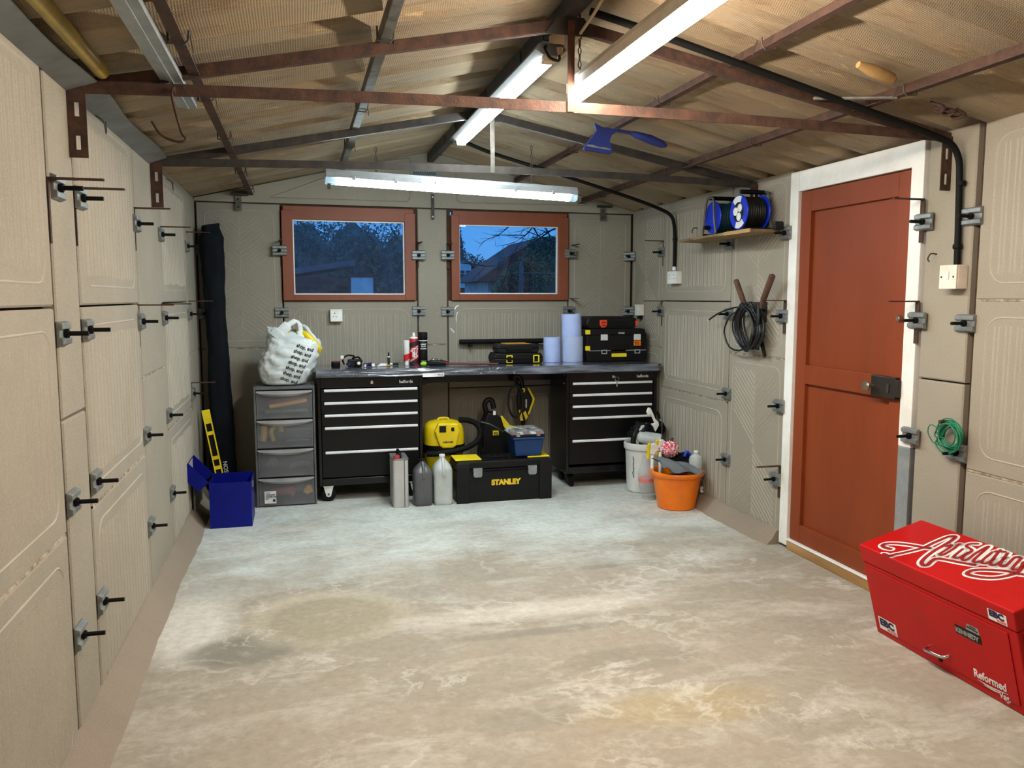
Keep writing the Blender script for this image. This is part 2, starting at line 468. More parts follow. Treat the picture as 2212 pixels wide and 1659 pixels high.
def TF(x, y, z, rz=0.0, tilt=90.0, roll=0.0):   # text facing -y, standing up
    return Matrix.Translation((x, y, z)) @ Matrix.Rotation(R(rz), 4, 'Z') @ Matrix.Rotation(R(tilt), 4, 'X') @ Matrix.Rotation(R(roll), 4, 'Z')
def nz(x, y, z=0.0, s=1.0): return mnoise.noise(Vector((x*s, y*s, z*s)))

# ================================================================== STRUCTURE
# ---- panel walls: concrete slabs with ribs, drawn on a wall plane (u along the wall, v up, d out of the wall)
def rib(mb, mapf, pts, wdt=.008, h=.0022, mi=1):
    n = len(pts); vs, fs = [], []
    for i, (u, v) in enumerate(pts):
        a, b = pts[max(i-1, 0)], pts[min(i+1, n-1)]
        du, dv = b[0]-a[0], b[1]-a[1]; L = math.hypot(du, dv) or 1
        nu, nv = -dv/L*wdt/2, du/L*wdt/2
        k = 1 + .35*nz(u*9, v*9, n*.37)
        vs += [mapf(u-nu*k, v-nv*k, -.0004), mapf(u, v, h*k), mapf(u+nu*k, v+nv*k, -.0004)]
    for i in range(n-1):
        o = i*3
        fs += [(o, o+3, o+4, o+1), (o+1, o+4, o+5, o+2)]
    mb.add(vs, fs, mi)
def slab(mb, mapf, u0, u1, v0, v1, kind='plain', th=.03):
    c = .006; g = .005
    u0 += g; u1 -= g; v0 += .0035; v1 -= .0035
    nu, nv = max(2, int((u1-u0)/.25)+1), max(2, int((v1-v0)/.25)+1)
    # slightly uneven face with chamfered arrises
    us = [u0] + [u0 + c + (u1-u0-2*c)*i/(nu-1) for i in range(nu)] + [u1]
    vv = [v0] + [v0 + c + (v1-v0-2*c)*j/(nv-1) for j in range(nv)] + [v1]
    pts, fs = [], []
    for j, v in enumerate(vv):
        for i, u in enumerate(us):
            e = i in (0, len(us)-1) or j in (0, len(vv)-1)
            pts.append(mapf(u, v, -.005 if e else .0))
    W_ = len(us)
    for j in range(len(vv)-1):
        for i in range(W_-1): fs.append((j*W_+i, j*W_+i+1, (j+1)*W_+i+1, (j+1)*W_+i))
    o = len(pts)
    ring = [i for i in range(W_)] + [j*W_+W_-1 for j in range(1, len(vv))] + [(len(vv)-1)*W_+i for i in range(W_-2, -1, -1)] + [j*W_ for j in range(len(vv)-2, 0, -1)]
    ruv = [(us[k % W_], vv[k // W_]) for k in ring]
    pts += [mapf(u, v, -th) for u, v in ruv]
    n = len(ring)
    for k in range(n): fs.append((ring[k], o+k, o+(k+1) % n, ring[(k+1) % n]))
    mb.add(pts, fs, 0)
    if kind == 'ribs':
        m = .065
        a, b, cc, d = u0+m, u1-m, v0+m, v1-m
        if b-a < .2 or d-cc < .15: return
        rr = rrect(a, b, cc, d, min(.07, (d-cc)/3), 4); rr.append(rr[0])
        dense = []
        for (p, q) in zip(rr[:-1], rr[1:]):
            k = max(1, int(math.hypot(q[0]-p[0], q[1]-p[1])/.08))
            dense += [(p[0]+(q[0]-p[0])*t/k, p[1]+(q[1]-p[1])*t/k) for t in range(k)]
        dense.append(dense[0])
        rib(mb, mapf, dense, .010, .003)
        x = a + .045; k = 0
        while x < b - .03:
            z0, z1 = cc + .035 + .01*nz(x*7, 1.3), d - .035 + .01*nz(x*7, 4.1)
            m_ = max(3, int((z1-z0)/.10))
            rib(mb, mapf, [(x + .003*nz(x*11, (z0+(z1-z0)*t/m_)*4), z0+(z1-z0)*t/m_) for t in range(m_+1)], .0095, .0024)
            x += .021 if k % 2 == 0 else .034
            k += 1
    elif kind == 'chevron':
        m = .05; a, b, cc, d = u0+m, u1-m, v0+m, v1-m
        rr = rrect(a, b, cc, d, .06, 4); rr.append(rr[0])
        rib(mb, mapf, rr, .009, .0026)
        mid = (a+b)/2; vc = v0 + (v1-v0)*.5
        hw = (b-a)/2 - .03
        k = -60
        while k < 60:
            for sgn in (-1, 1):
                pts_ = []
                for t in range(9):
                    s_ = hw*t/8
                    base = k*.034
                    z = vc + base + (s_ if base >= 0 else -s_)*.78
                    if cc+.03 < z < d-.03: pts_.append((mid + sgn*s_, z + .002*nz(s_*20, k)))
                if len(pts_) > 2: rib(mb, mapf, pts_, .007, .0024)
            k += 1
        rib(mb, mapf, [(mid, cc+.04 + (d-cc-.08)*t/12) for t in range(13)], .007, .002)

# left wall
mapL = lambda u, v, d: Vector((XL + d, u, v))
mb = MB()
ZT = ZE + .012
for u0, u1, kind, js in ((YF, 1.39, 'ribs', (.73, 1.42)), (1.39, 1.69, 'plain', (1.08,)), (1.69, 2.713, 'ribs', (.73, 1.42)), (2.729, 3.013, 'plain', (1.075,)),
                         (3.026, 4.045, 'ribs', (.73, 1.42)), (4.054, 4.716, 'plain', (1.08,)), (4.723, 5.75, 'ribs', (.73, 1.42)), (5.75, YBL-.004, 'plain', (1.08,))):
    zz = [0.0] + list(js) + [ZT]
    for a, b in zip(zz[:-1], zz[1:]): slab(mb, mapL, u0, u1, a, b, kind)
mb.box(XL-.10, XL-.0305, YF-.1, YBL+.1, -.02, ZE+.03, 2)
def bead(mb, mapf, u0, u1, v, mi=3):
    n = max(3, int((u1-u0)/.03)); vs = []
    for i in range(n+1):
        u = u0 + (u1-u0)*i/n; h = .0055 + .004*abs(nz(u*9, v*5, 3.1)); d = -.002 + .004*max(0, nz(u*6, v*3, 8.2))
        vs += [mapf(u, v-h, -.006), mapf(u, v-h*.5, d), mapf(u, v+h*.5, d), mapf(u, v+h, -.006)]
    mb.add(vs, [(i*4+k, i*4+4+k, i*4+5+k, i*4+1+k) for i in range(n) for k in range(3)], mi)
for u0, u1, v in ((.37, 1.38, .73), (1.70, 2.705, .73), (3.035, 4.037, .73), (4.73, 5.74, .73), (4.062, 4.708, 1.08), (5.76, 6.30, 1.08)): bead(mb, mapL, u0, u1, v)
struct(mb.build('wall_left', [CONC, RIBM, SEAM, MORT]))

# right wall (door opening between y 3.13 and 4.15)
mapR = lambda u, v, d: Vector((XR - d, u, v))
mb = MB()
for u0, u1, kind, js in ((YF, .80, 'ribs', (.73, 1.42)), (.80, 1.10, 'plain', (1.08,)), (1.10, 1.80, 'plain', (1.08,)), (1.80, 2.818, 'ribs', (.725, 1.435)), (2.842, 3.118, 'plain', (1.085,)),
                         (4.155, 4.81, 'chevron', (1.09,)), (4.81, 5.845, 'ribs', (.76, 1.42)), (5.845, YBR-.004, 'chevron', (1.06,))):
    zz = [0.0] + list(js) + [ZT]
    for a, b in zip(zz[:-1], zz[1:]): slab(mb, mapR, u0, u1, a, b, kind)
mb.box(XR+.0305, XR+.10, YF-.1, 3.125, -.02, ZE+.03, 2).box(XR+.0305, XR+.10, 4.155, YBR+.1, -.02, ZE+.03, 2)
for u0, u1, v in ((1.81, 2.81, .725), (1.81, 2.81, 1.435), (4.165, 4.80, 1.09), (4.82, 5.835, .76), (5.855, 6.43, 1.06)): bead(mb, mapR, u0, u1, v)
struct(mb.build('wall_right', [CONC, RIBM, SEAM, MORT]))

# back wall, with two window openings and a gable beam above
cb, sb = math.cos(BANG), math.sin(BANG)
def mapB(u, v, d=0.0): return Vector((XL + u*cb + d*sb, YBL + u*sb - d*cb, v))
W1, W2 = (.605, 1.578), (1.866, 2.826)
WZ0, WZ1 = 1.425, 2.118
mb = MB()
slab(mb, mapB, .004, .59, 0, 1.075, 'plain'); slab(mb, mapB, .004, .59, 1.075, 2.13, 'chevron')
slab(mb, mapB, .59, 1.60, 0, .73, 'ribs'); slab(mb, mapB, .59, 1.60, .73, WZ0, 'ribs')
slab(mb, mapB, 1.60, 1.838, 0, 1.077, 'plain'); slab(mb, mapB, 1.60, 1.838, 1.077, 2.13, 'plain')
slab(mb, mapB, 1.838, 2.845, 0, .73, 'ribs'); slab(mb, mapB, 1.838, 2.845, .73, WZ0, 'ribs')
slab(mb, mapB, 2.845, BLEN-.004, 0, 1.055, 'plain'); slab(mb, mapB, 2.845, BLEN-.004, 1.055, 2.13, 'chevron')
def Bbox(u0, u1, v0, v1, d0, d1, mi):
    p = [mapB(u, v, d) for d in (d0, d1) for u, v in ((u0, v0), (u1, v0), (u1, v1), (u0, v1))]
    mb.add(p, [(0,1,2,3),(7,6,5,4),(0,4,5,1),(1,5,6,2),(2,6,7,3),(3,7,4,0)], mi)
for u0, u1, v0, v1 in ((-.1, BLEN+.1, -.02, WZ0), (-.1, W1[0], WZ0, 2.16), (W1[1], W2[0], WZ0, 2.16), (W2[1], BLEN+.1, WZ0, 2.16), (W1[0], W1[1], WZ1, 2.16), (W2[0], W2[1], WZ1, 2.16)):
    Bbox(u0, u1, v0, v1, -.10, -.0305, 2)
# gable: one cast beam, with two sunk fields
ga = [(0.0, 2.134), (BLEN, 2.134), (BLEN, ZE+.01), (BLEN/2, roofz(XM)+.01), (0.0, ZE+.01)]
n = len(ga)
mb.add([mapB(u, v, .012) for u, v in ga] + [mapB(u, v, -.1) for u, v in ga], [tuple(range(n)), tuple(range(n, 2*n))[::-1]] + [(i, i+n, (i+1) % n+n, (i+1) % n) for i in range(n)], 3)
for f in ([(.52, 2.172), (1.52, 2.172), (1.545, 2.20), (1.55, 2.50), (1.2, 2.44)], [(1.91, 2.20), (1.94, 2.178), (3.0, 2.19), (2.3, 2.42), (1.905, 2.48)]):
    p = [(u, v) for u, v in f]; p.append(p[0])
    rib(mb, (lambda u, v, d: mapB(u, v, d + .012)), p, .014, .006, 3)
# brushed-off paint marks below the right window
for p in ([(1.925, 1.385), (1.905, 1.375), (1.892, 1.355)], [(1.915, 1.33), (1.905, 1.29), (1.908, 1.24)], [(1.858, 1.205), (1.875, 1.185), (1.888, 1.172)]): rib(mb, mapB, [tuple(q)[:2] for q in cr([(a, b, 0) for a, b in p], 5)], .011, .0012, 4)
for u0, u1, v in ((.01, .58, 1.075), (1.61, 1.83, 1.077)): bead(mb, mapB, u0, u1, v, 5)
struct(mb.build('wall_back', [CONC, RIBM, SEAM, GABL, WHITE, MORT]))

# wall behind the camera: up-and-over door
mb = MB()
mb.box(XL-.1, XR+.1, YF-.1, YF, -.02, 2.3, 0)
mb.prism([(XL-.1, 2.3), (XR+.1, 2.3), (XM, 2.62)], YF-.1, YF, 'y', 0)
for i in range(9): mb.box(XL+.35+i*.31, XL+.57+i*.31, YF, YF+.012, .05, 2.05, 0)
struct(mb.build('wall_front', [WHITEP]))

# floor
struct(MB().box(XL-.1, XR+.1, YF-.1, YBR+.1, -.12, 0).build('floor', [FLOORM]))

# mortar fillets along the foot of the walls
def fillet(name, pts, side):
    mb = MB(); N = len(pts); vs = []
    for y, wd, h in pts:
        x0 = XL if side < 0 else XR
        s_ = 1 if side < 0 else -1
        vs += [(x0 - s_*.004, y, h), (x0 + s_*.016, y, h*.93), (x0 + s_*wd*.55, y, h*.42), (x0 + s_*wd*.95, y, h*.06), (x0 + s_*wd, y, -.002), (x0 - s_*.004, y, -.002)]
    fs = []
    for i in range(N-1):
        for k in range(6): fs.append((i*6+k, i*6+(k+1) % 6, (i+1)*6+(k+1) % 6, (i+1)*6+k))
    fs += [tuple(range(6)), tuple((N-1)*6+k for k in range(6))[::-1]]
    mb.add(vs, fs)
    return struct(mb.build(name, [FILL], smooth=50))
fillet('trim_1', [(y/16, .093 + .018*nz(y/16*2.2, .7) + .006*nz(y/16*9, 2.), .092 + .006*nz(y/16*3, 5.)) for y in range(-14, 101)], -1)
fillet('trim_2', [(4.17 + y/24, .45*min(1, y/6)*.11 + .55*.11 + .035*nz(y/24*2.7, 1.7) + .012*nz(y/24*11, 2.), .085 + .014*nz(y/24*6, 5.)) for y in range(0, 54)], 1)
fillet('trim_3', [(YF + .01 + y/16, .10 + .02*nz(y/16*2.2, 9.7), .085 + .006*nz(y/16*3, 5.)) for y in range(0, 64)], 1)

# roof: corrugated cement sheets, corrugations running down the slope
def prof(y):
    t = ((y - 2.80) / .375) % 1.0
    for (a, za), (b, zb) in zip(PR[:-1], PR[1:]):
        if a <= t <= b: return za + (zb-za)*(t-a)/(b-a)
    return 0
PR = [(0, 0), (.05, .058), (.32, .064), (.42, .034), (.50, .012), (1.0, 0)]
ys = sorted(set([round(2.80 + .375*(k + t), 4) for k in range(-11, 12) for t in (0, .03, .06, .20, .34, .39, .44, .47, .50, .75)]))
ys = [y for y in ys if YF-.12 <= y <= YBR+.16]
mb = MB()
for sgn in (-1, 1):
    xs = [XM, (XM + (XL-.16 if sgn < 0 else XR+.16))/2, XL-.16 if sgn < 0 else XR+.16]
    vs = []
    for dz in (0, .008):
        for y in ys:
            for x in xs: vs.append((x, y, roofz(x) + prof(y) + dz))
    fs = []; k = len(ys)*3
    for i in range(len(ys)-1):
        for j in range(2):
            o = i*3+j
            fs += [(o, o+1, o+4, o+3), (k+o, k+o+3, k+o+4, k+o+1)]
    mb.add(vs, fs)
mb.prism([(XM-.18, roofz(XM)+.01), (XM, roofz(XM)+.075), (XM+.18, roofz(XM)+.01), (XM+.18, roofz(XM)+.03), (XM, roofz(XM)+.095), (XM-.18, roofz(XM)+.03)], YF-.1, YBR+.15, 'y')
struct(mb.build('ceiling', [ROOFM]))
# dark strips added behind the wall heads to stop light leaking in
mb = MB()
mb.box(XL-.13, XL-.105, YF, YBL, ZE-.3, ZE+.06).box(XR+.105, XR+.13, YF, YBR, ZE-.3, ZE+.06)
struct(mb.build('eaves_light_block', [SEAM]))

# ---- windows
def window(name, u0, u1, g, mat_g, wide_top):
    mb = MB()
    def fb(a, b, c, d, d0, d1): Bq(mb, a, b, c, d, d0, d1)
    gl, gr, gb, gt = g
    fb(u0, gl, WZ0, wide_top, -.03, .030); fb(gr, u1, WZ0, wide_top, -.03, .030)
    fb(gl, gr, WZ0, gb, -.03, .030)
    fb(u0 + .012, u1 - .012, gt, WZ1, -.03, .026)
    fr = mb.build(name, [WPAINT], loc=tuple(mapB((u0+u1)/2, WZ0, 0)), bevel=.003)
    struct(fr)
    mb = MB(); q_ = [mapB(u, v, d) for u, v, d in ((gl-.008, gb-.008, -.020), (gr+.008, gb-.008, -.020), (gr+.008, gt+.008, -.006), (gl-.008, gt+.008, -.006), (gl-.008, gb-.008, -.016), (gr+.008, gb-.008, -.016), (gr+.008, gt+.008, -.002), (gl-.008, gt+.008, -.002))]; mb.add(q_, [(0,1,2,3),(7,6,5,4),(0,4,5,1),(1,5,6,2),(2,6,7,3),(3,7,4,0)])
    plabel(mb.build('pane', [mat_g], fr), 'dusty window pane' if mat_g is GLASSD else 'clear window pane')
    mb = MB()
    e = .009
    for q in ((gl, gl+e, gb, gt), (gr-e, gr, gb, gt), (gl+e, gr-e, gb, gb+e), (gl+e, gr-e, gt-e, gt)): Bq(mb, *q, -.019, .001)
    mb.build('putty_bead', [WHITEP], fr)
    return fr
def Bq(mb, u0, u1, v0, v1, d0, d1, mi=0):
    p = [mapB(u, v, d) for d in (d0, d1) for u, v in ((u0, v0), (u1, v0), (u1, v1), (u0, v1))]
    mb.add(p, [(0,1,2,3),(7,6,5,4),(0,4,5,1),(1,5,6,2),(2,6,7,3),(3,7,4,0)], mi)
window('window_1', W1[0]-.012, W1[1]+.004, (.672, 1.50, 1.469, 2.020), GLASSD, 2.085)
window('window_2', W2[0]-.002, W2[1]+.008, (1.928, 2.749, 1.474, 2.015), GLASSC, 2.085)

# ---- door
dx = XR + .005
mb = MB()
D0, D1, DZ0, DZ1 = 3.21, 4.07, .065, 2.025
mb.box(dx, dx+.04, D0, D0+.092, DZ0, DZ1).box(dx, dx+.04, D1-.092, D1, DZ0, DZ1)
mb.box(dx, dx+.04, D0+.092, D1-.092, DZ1-.112, DZ1).box(dx, dx+.04, D0+.092, D1-.092, .97, 1.075).box(dx, dx+.04, D0+.092, D1-.092, DZ0, .165)
door = struct(mb.build('door_1', [DPAINT], loc=(dx, (D0+D1)/2, DZ0), bevel=.003))
MB().box(dx+.022, dx+.036, D0+.088, D1-.088, 1.07, DZ1-.108).build('upper_panel', [DPAINT], door)
MB().box(dx+.022, dx+.036, D0+.088, D1-.088, .16, .975).build('lower_panel', [DPAINT], door)
mb = MB().box(XR-.012, XR+.05, 3.128, D0-.004, .76, 2.14).box(XR-.012, XR+.05, D1+.004, 4.152, .02, 2.14).box(XR-.010, XR+.05, D0-.004, D1+.004, DZ1+.005, 2.14)
plabel(mb.build('door_frame', [WHITEP], door, bevel=.003), 'white painted door frame')
plabel(MB().box(XR-.011, XR+.05, 3.128, D0-.004, .0, .759).build('repair_plate', [GALVL], door, bevel=.002), 'grey metal plate at the foot of the frame')
plabel(MB().box(XR-.012, XR+.05, D0-.003, D1+.003, .0, .052).build('threshold_timber', [WOOD], door, bevel=.004), 'bare timber threshold')
plabel(MB().box(XR-.016, XR+.05, D0-.003, D1+.003, .0525, .063).build('threshold_strip', [WHITEP], door, bevel=.003), 'white painted sill strip')
lk = MB().box(dx-.026, dx-.0005, 3.232, 3.402, .972, 1.075).build('lock_case', [IRON], door, bevel=.004)
MB().lathe([(.008, 0), (.008, .03), (.024, .034), (.026, .042), (.02, .05), (.0, .051)], (0,0,0), 24, M=Matrix.Translation((dx-.0255, 3.385, 1.022)) @ Matrix.Rotation(R(-90), 4, 'Y')).build('knob', [BRASS], lk, smooth=40)
MB().box(dx-.031, dx-.0262, 3.27, 3.285, 1.0, 1.04).build('latch_slide', [DARKST], lk)
MB().box(XR-.030, XR-.0125, 3.20, 3.228, .985, 1.065).build('keep', [IRON], door, bevel=.003)
MB().lathe([(.013, 0), (.013, .02), (.009, .024), (0, .024)], (0,0,0), 16, M=Matrix.Translation((dx, 3.245, 1.35)) @ Matrix.Rotation(R(-90), 4, 'Y')).build('cylinder_lock', [BRASS], door, smooth=40)

# outside ground
struct(MB().box(-30, 60, YBR+.2, 70, -.3, -.12).build('floor_outside', [mat('dark_grass', (40, 60, 34), .95)]))

# ================================================================== STEELWORK AND FITTINGS
def strip(mb, pts, hw, y0, y1, mi=0):
    n = len(pts); vs = []
    for x, z in pts: vs += [(x, y0, z-hw), (x, y1, z-hw), (x, y1, z+hw), (x, y0, z+hw)]
    fs = [(0,1,2,3), ((n-1)*4+3, (n-1)*4+2, (n-1)*4+1, (n-1)*4)]
    for i in range(n-1):
        for k in range(4): fs.append((i*4+k, i*4+(k+1) % 4, i*4+4+(k+1) % 4, i*4+4+k))
    mb.add(vs, fs, mi)
def truss(Y, label, m_t):
    T = thing('roof_truss', label, 'roof truss', (XM, Y, 2.14), group='rusty angle iron roof trusses')
    mb = MB()
    pts = [(XL+.004 + (XR-XL-.008)*i/20, 2.122 + .030*math.sin(PI*i/20)) for i in range(21)]
    strip(mb, pts, .019, Y-.0025, Y+.0025)
    strip(mb, [(x, z+.019) for x, z in pts], .0022, Y+.0024, Y+.035)
    mb.build('tie_bar', [m_t], T)
    for s in (-1, 1):
        xe = XL+.02 if s < 0 else XR-.02
        a, b = (xe, 2.128), (XM - s*-.004, 2.455)
        p = [(a[0]+(b[0]-a[0])*i/8, a[1]+(b[1]-a[1])*i/8) for i in range(9)]
        mb = MB(); strip(mb, p, .019, Y+.003, Y+.008); strip(mb, [(x, z-.019) for x, z in p], .0022, Y+.0081, Y+.036)
        mb.build('rafter', [RUST if Y < 4 else DARKST], T)
        # slotted fixing leg on the wall
        x0, x1 = (XL+.001, XL+.057) if s < 0 else (XR-.052, XR-.001)
        mb = MB(); xm = (x0+x1)/2
        for q in ((x0, xm-.007, 1.90, 2.125), (xm+.007, x1, 1.90, 2.125), (xm-.007, xm+.007, 1.90, 1.925), (xm-.007, xm+.007, 1.97, 2.03), (xm-.007, xm+.007, 2.075, 2.125)):
            mb.box(q[0], q[1], Y-.009, Y-.004, q[2], q[3])
        mb.build('slotted_leg', [RUST], T)
    MB().box(*((.983, 1.009) if Y < 4 else (1.044, 1.066)), Y-.0085, Y-.0035, 2.135, 2.462 if Y < 4 else 2.444).build('post', [RUSTL if Y < 4 else GREYST], T)
    MB().prism([(XM-.10, 2.41), (XM+.10, 2.41), (XM+.05, 2.475), (XM-.05, 2.475)], Y-.0032, Y+.0025, 'y').build('apex_plate', [DARKST], T)
    return T
truss(2.99, 'rusty brown roof truss nearest the camera, in front of the ridge light', RUST)
truss(4.52, 'dark roof truss further back, in front of the horizontal batten light', DARKST)

def purlin(x, label, m_p, bolts, s):
    T = thing('purlin', label, 'purlin', (x, 2.7, roofz(x)), group='angle iron purlins under the roof')
    mb = MB(); zt = roofz(x) - .003
    y = YF + .02
    while y < YBR - .02:
        y2 = min(y+1.9, yback(x) - .015)
        mb.box(x-.002, x+.002, y, y2, zt-.044, zt)
        mb.box(min(x, x+s*.034), max(x, x+s*.034), y, y2, zt-.046, zt-.0425)
        y = y2 + .004
        if y > yback(x) - .1: break
    mb.build('angle_bar', [m_p], T)
    for yb in bolts:
        q = MB().tube([(x-s*.012, yb, zt-.002), (x-s*.012, yb, zt-.050), (x+s*.030, yb, zt-.054), (x+s*.043, yb, zt-.04), (x+s*.046, yb+.002, zt-.012)], .0032, 6)
        q.tube([(x+s*.046, yb+.03, zt-.014), (x+s*.052, yb+.05, zt-.06)], .0022, 5)
        q.build('hook_bolt', [DARKST], T, smooth=40)
purlin(-.335, 'rusty purlin lower on the left roof slope', RUST, (2.62, 3.35, 4.12, 5.2, 6.0), 1)
purlin(.295, 'pale grey purlin higher on the left roof slope', GREYST, (2.25, 2.95, 4.05, 5.05), 1)
purlin(1.67, 'rusty purlin higher on the right roof slope', RUST, (2.72, 3.6, 4.9, 5.7), -1)
purlin(2.24, 'rusty purlin lower on the right roof slope', RUST, (2.68, 3.75, 4.8, 5.9), -1)
T = thing('ridge_purlin', 'dark steel ridge bar running under the peak of the roof', 'ridge beam', (XM, 2.7, roofz(XM)))
mb = MB(); yb_ = yback(XM)-.02
mb.box(XM-.022, XM-.018, YF+.02, yb_, 2.475, roofz(XM)-.006).box(XM+.018, XM+.022, YF+.02, yb_, 2.475, roofz(XM)-.006).box(XM-.018, XM+.018, YF+.02, yb_, 2.475, 2.479)
mb.build('channel_bar', [DARKST], T)
for yb in (3.25, 3.6, 4.3, 5.15, 5.55, 6.0):
    MB().tube([(XM-.028, yb, 2.52), (XM-.028, yb, 2.468), (XM+.028, yb, 2.468), (XM+.028, yb, 2.52)], .0035, 6).build('strap', [DARKST], T, smooth=40)

# ---- panel clamps
PL = [(-.0375, .004), (-.031, .019), (-.015, .019), (-.010, .010), (.010, .010), (.015, .019), (.031, .019), (.0375, .004), (.0375, 0), (-.0375, 0)]
ROWS = {1.78: 'top row', 1.34: 'second row', .815: 'third row', .385: 'bottom row'}
cl0 = None
def clamp(x, y, z, rz, label):
    global cl0
    if cl0 is None:
        cl0 = thing('panel_clamp', label, 'clamp', (0, 0, 0), group='galvanised clamps holding the wall panels')
        mb = MB(); mb.prism([(d, v) for v, d in PL], -.05, .05, 'x')
        mb.build('plate', [GALV], cl0, local=True, bevel=.0015)
        mb = MB(); mb.tube([(0, .0105, 0), (0, .078, 0)], .0072, 10); mb.tube([(0, .0105, 0), (0, .024, 0)], .0135, 6)
        mb.build('bolt', [BLACKM], cl0, local=True, smooth=40)
        cl0.location = (x, y, z); cl0.rotation_euler = (0, 0, rz)
        return cl0
    return dup(cl0, label, (x, y, z), (0, 0, rz))
ar0 = None
def arm(x, y, z, rz, label, L=.15):
    global ar0
    if ar0 is None:
        ar0 = thing('wall_bracket', label, 'bracket', (0, 0, 0), group='rusty L brackets in the panel seams')
        mb = MB()
        mb.box(-.012, .012, -.004, .075, -.003, .003); mb.box(-.008, .008, .075, .150, -.003, .003)
        mb.build('arm', [RUST], ar0, local=True)
        MB().box(-.012, .012, -.004, -.0002, -.19, -.0022).build('leg', [RUST], ar0, local=True)
        ar0.location = (x, y, z); ar0.rotation_euler = (0, 0, rz)
        return ar0
    return dup(ar0, label, (x, y, z), (0, 0, rz))
RL, RR, RB = R(-90), R(90), PI + BANG
seamL = [(2.72, 'nearest the camera'), (3.02, 'second from the camera'), (4.05, 'third from the camera'), (4.72, 'fourth from the camera'), (5.755, 'nearest the back corner')]
for y, w_ in seamL:
    for z, rw in ROWS.items():
        if y > 5 and z < .5: continue
        clamp(XL, y + .045*(y < 3.2) + (.03 if z > 1.5 and y < 2.9 else 0), z, RL, f'galvanised clamp in the {rw} on the left wall seam {w_}')
for y, z, w_ in ((2.735, 1.80, 'above the top clamp on the left wall seam nearest the camera'), (3.04, 1.81, 'above the top clamp on the left wall seam second from the camera'), (4.06, 1.85, 'above the top clamp on the left wall seam third from the camera'),
                 (4.77, 1.825, 'beside the top clamp on the left wall seam fourth from the camera'), (5.80, 1.875, 'at the top of the left wall seam nearest the back corner'), (4.04, 1.415, 'above the second clamp on the left wall seam third from the camera'),
                 (4.68, 1.415, 'above the second clamp on the left wall seam fourth from the camera'), (5.79, 1.425, 'above the second clamp on the left wall seam nearest the back corner'), (5.745, .888, 'low on the left wall above the yellow spirit level')):
    arm(XL, y, z, RL, 'rusty L bracket ' + w_)
for y, z, w_ in ((5.855, 1.79, 'top row, beside the black pipe to the socket'), (5.85, 1.34, 'right of the wall switch by the back right corner'), (4.825, 1.79, 'under the wooden shelf'), (4.815, 1.34, 'behind the hanging black cable coil'),
                 (4.81, .82, 'third row, below the hanging cable coil'), (4.80, .385, 'bottom row, near the orange bucket'), (4.175, 1.81, 'at the right end of the wooden shelf'), (4.185, 1.34, 'left of the door at the height of the cable coil'),
                 (4.185, .82, 'left of the door at the height of the lock'), (4.20, .385, 'left of the door near the floor'), (3.105, 1.78, 'right of the door, top row'), (3.115, 1.345, 'right of the door, second row'),
                 (3.12, .82, 'third row, above the grey metal plate'), (2.845, 1.78, 'behind the black pipe above the switch box'), (2.85, 1.34, 'below the switch box on the right wall'), (2.855, .79, 'under the coil of green wire')):
    clamp(XR - (.012 if abs(y-3.11) < .03 or abs(y-4.185) < .02 else 0), y, z, RR, 'galvanised clamp on right wall, ' + w_)
for y, z, w_ in ((5.84, 1.875, 'near the back right corner beside the black pipe'), (5.845, 1.42, 'above the clamp near the wall switch'), (4.17, 1.43, 'left of the door beside a brown foam grip'), (4.165, .47, 'left of the door near the floor'),
                 (3.127, 1.88, 'across the door frame, upper'), (3.127, 1.43, 'across the door frame, lower')):
    arm(XR - (.013 if y < 3.2 or y < 4.2 else 0), y, z, RR, 'rusty L bracket on the right wall ' + w_)
for u, z, w_ in ((.575, 1.79, 'left of the left window, upper'), (1.603, 1.77, 'right of the left window, upper'), (1.832, 1.773, 'left of the right window, upper'), (2.85, 1.80, 'right of the right window, upper'),
                 (.58, 1.336, 'below the left corner of the left window'), (1.604, 1.342, 'below the right corner of the left window'), (1.832, 1.337, 'below the left corner of the right window'), (2.848, 1.336, 'above the paper roll stack')):
    p = mapB(u, z, .031 if z > 1.5 else 0.0); clamp(p.x, p.y, p.z, RB, 'galvanised clamp on the back wall ' + w_)
for z, w_ in ((1.784, 'upper'), (1.333, 'lower')):
    clamp(XR-.04, YBR-.045, z, RB + R(-45), f'galvanised clamp in the back right corner, {w_}')
    clamp(XL+.04, YBL-.045, z, RB + R(45), f'galvanised clamp in the back left corner behind the black bag, {w_}')
for u, z, w_ in ((.585, 1.863, 'left of the left window'), (1.61, 1.865, 'right of the left window'), (1.842, 1.862, 'left of the right window'), (2.878, 1.87, 'right of the right window'), (2.872, 1.438, 'below the right window')):
    p = mapB(u, z, 0); arm(p.x, p.y, p.z, RB, 'short rusty L bracket on the back wall ' + w_)

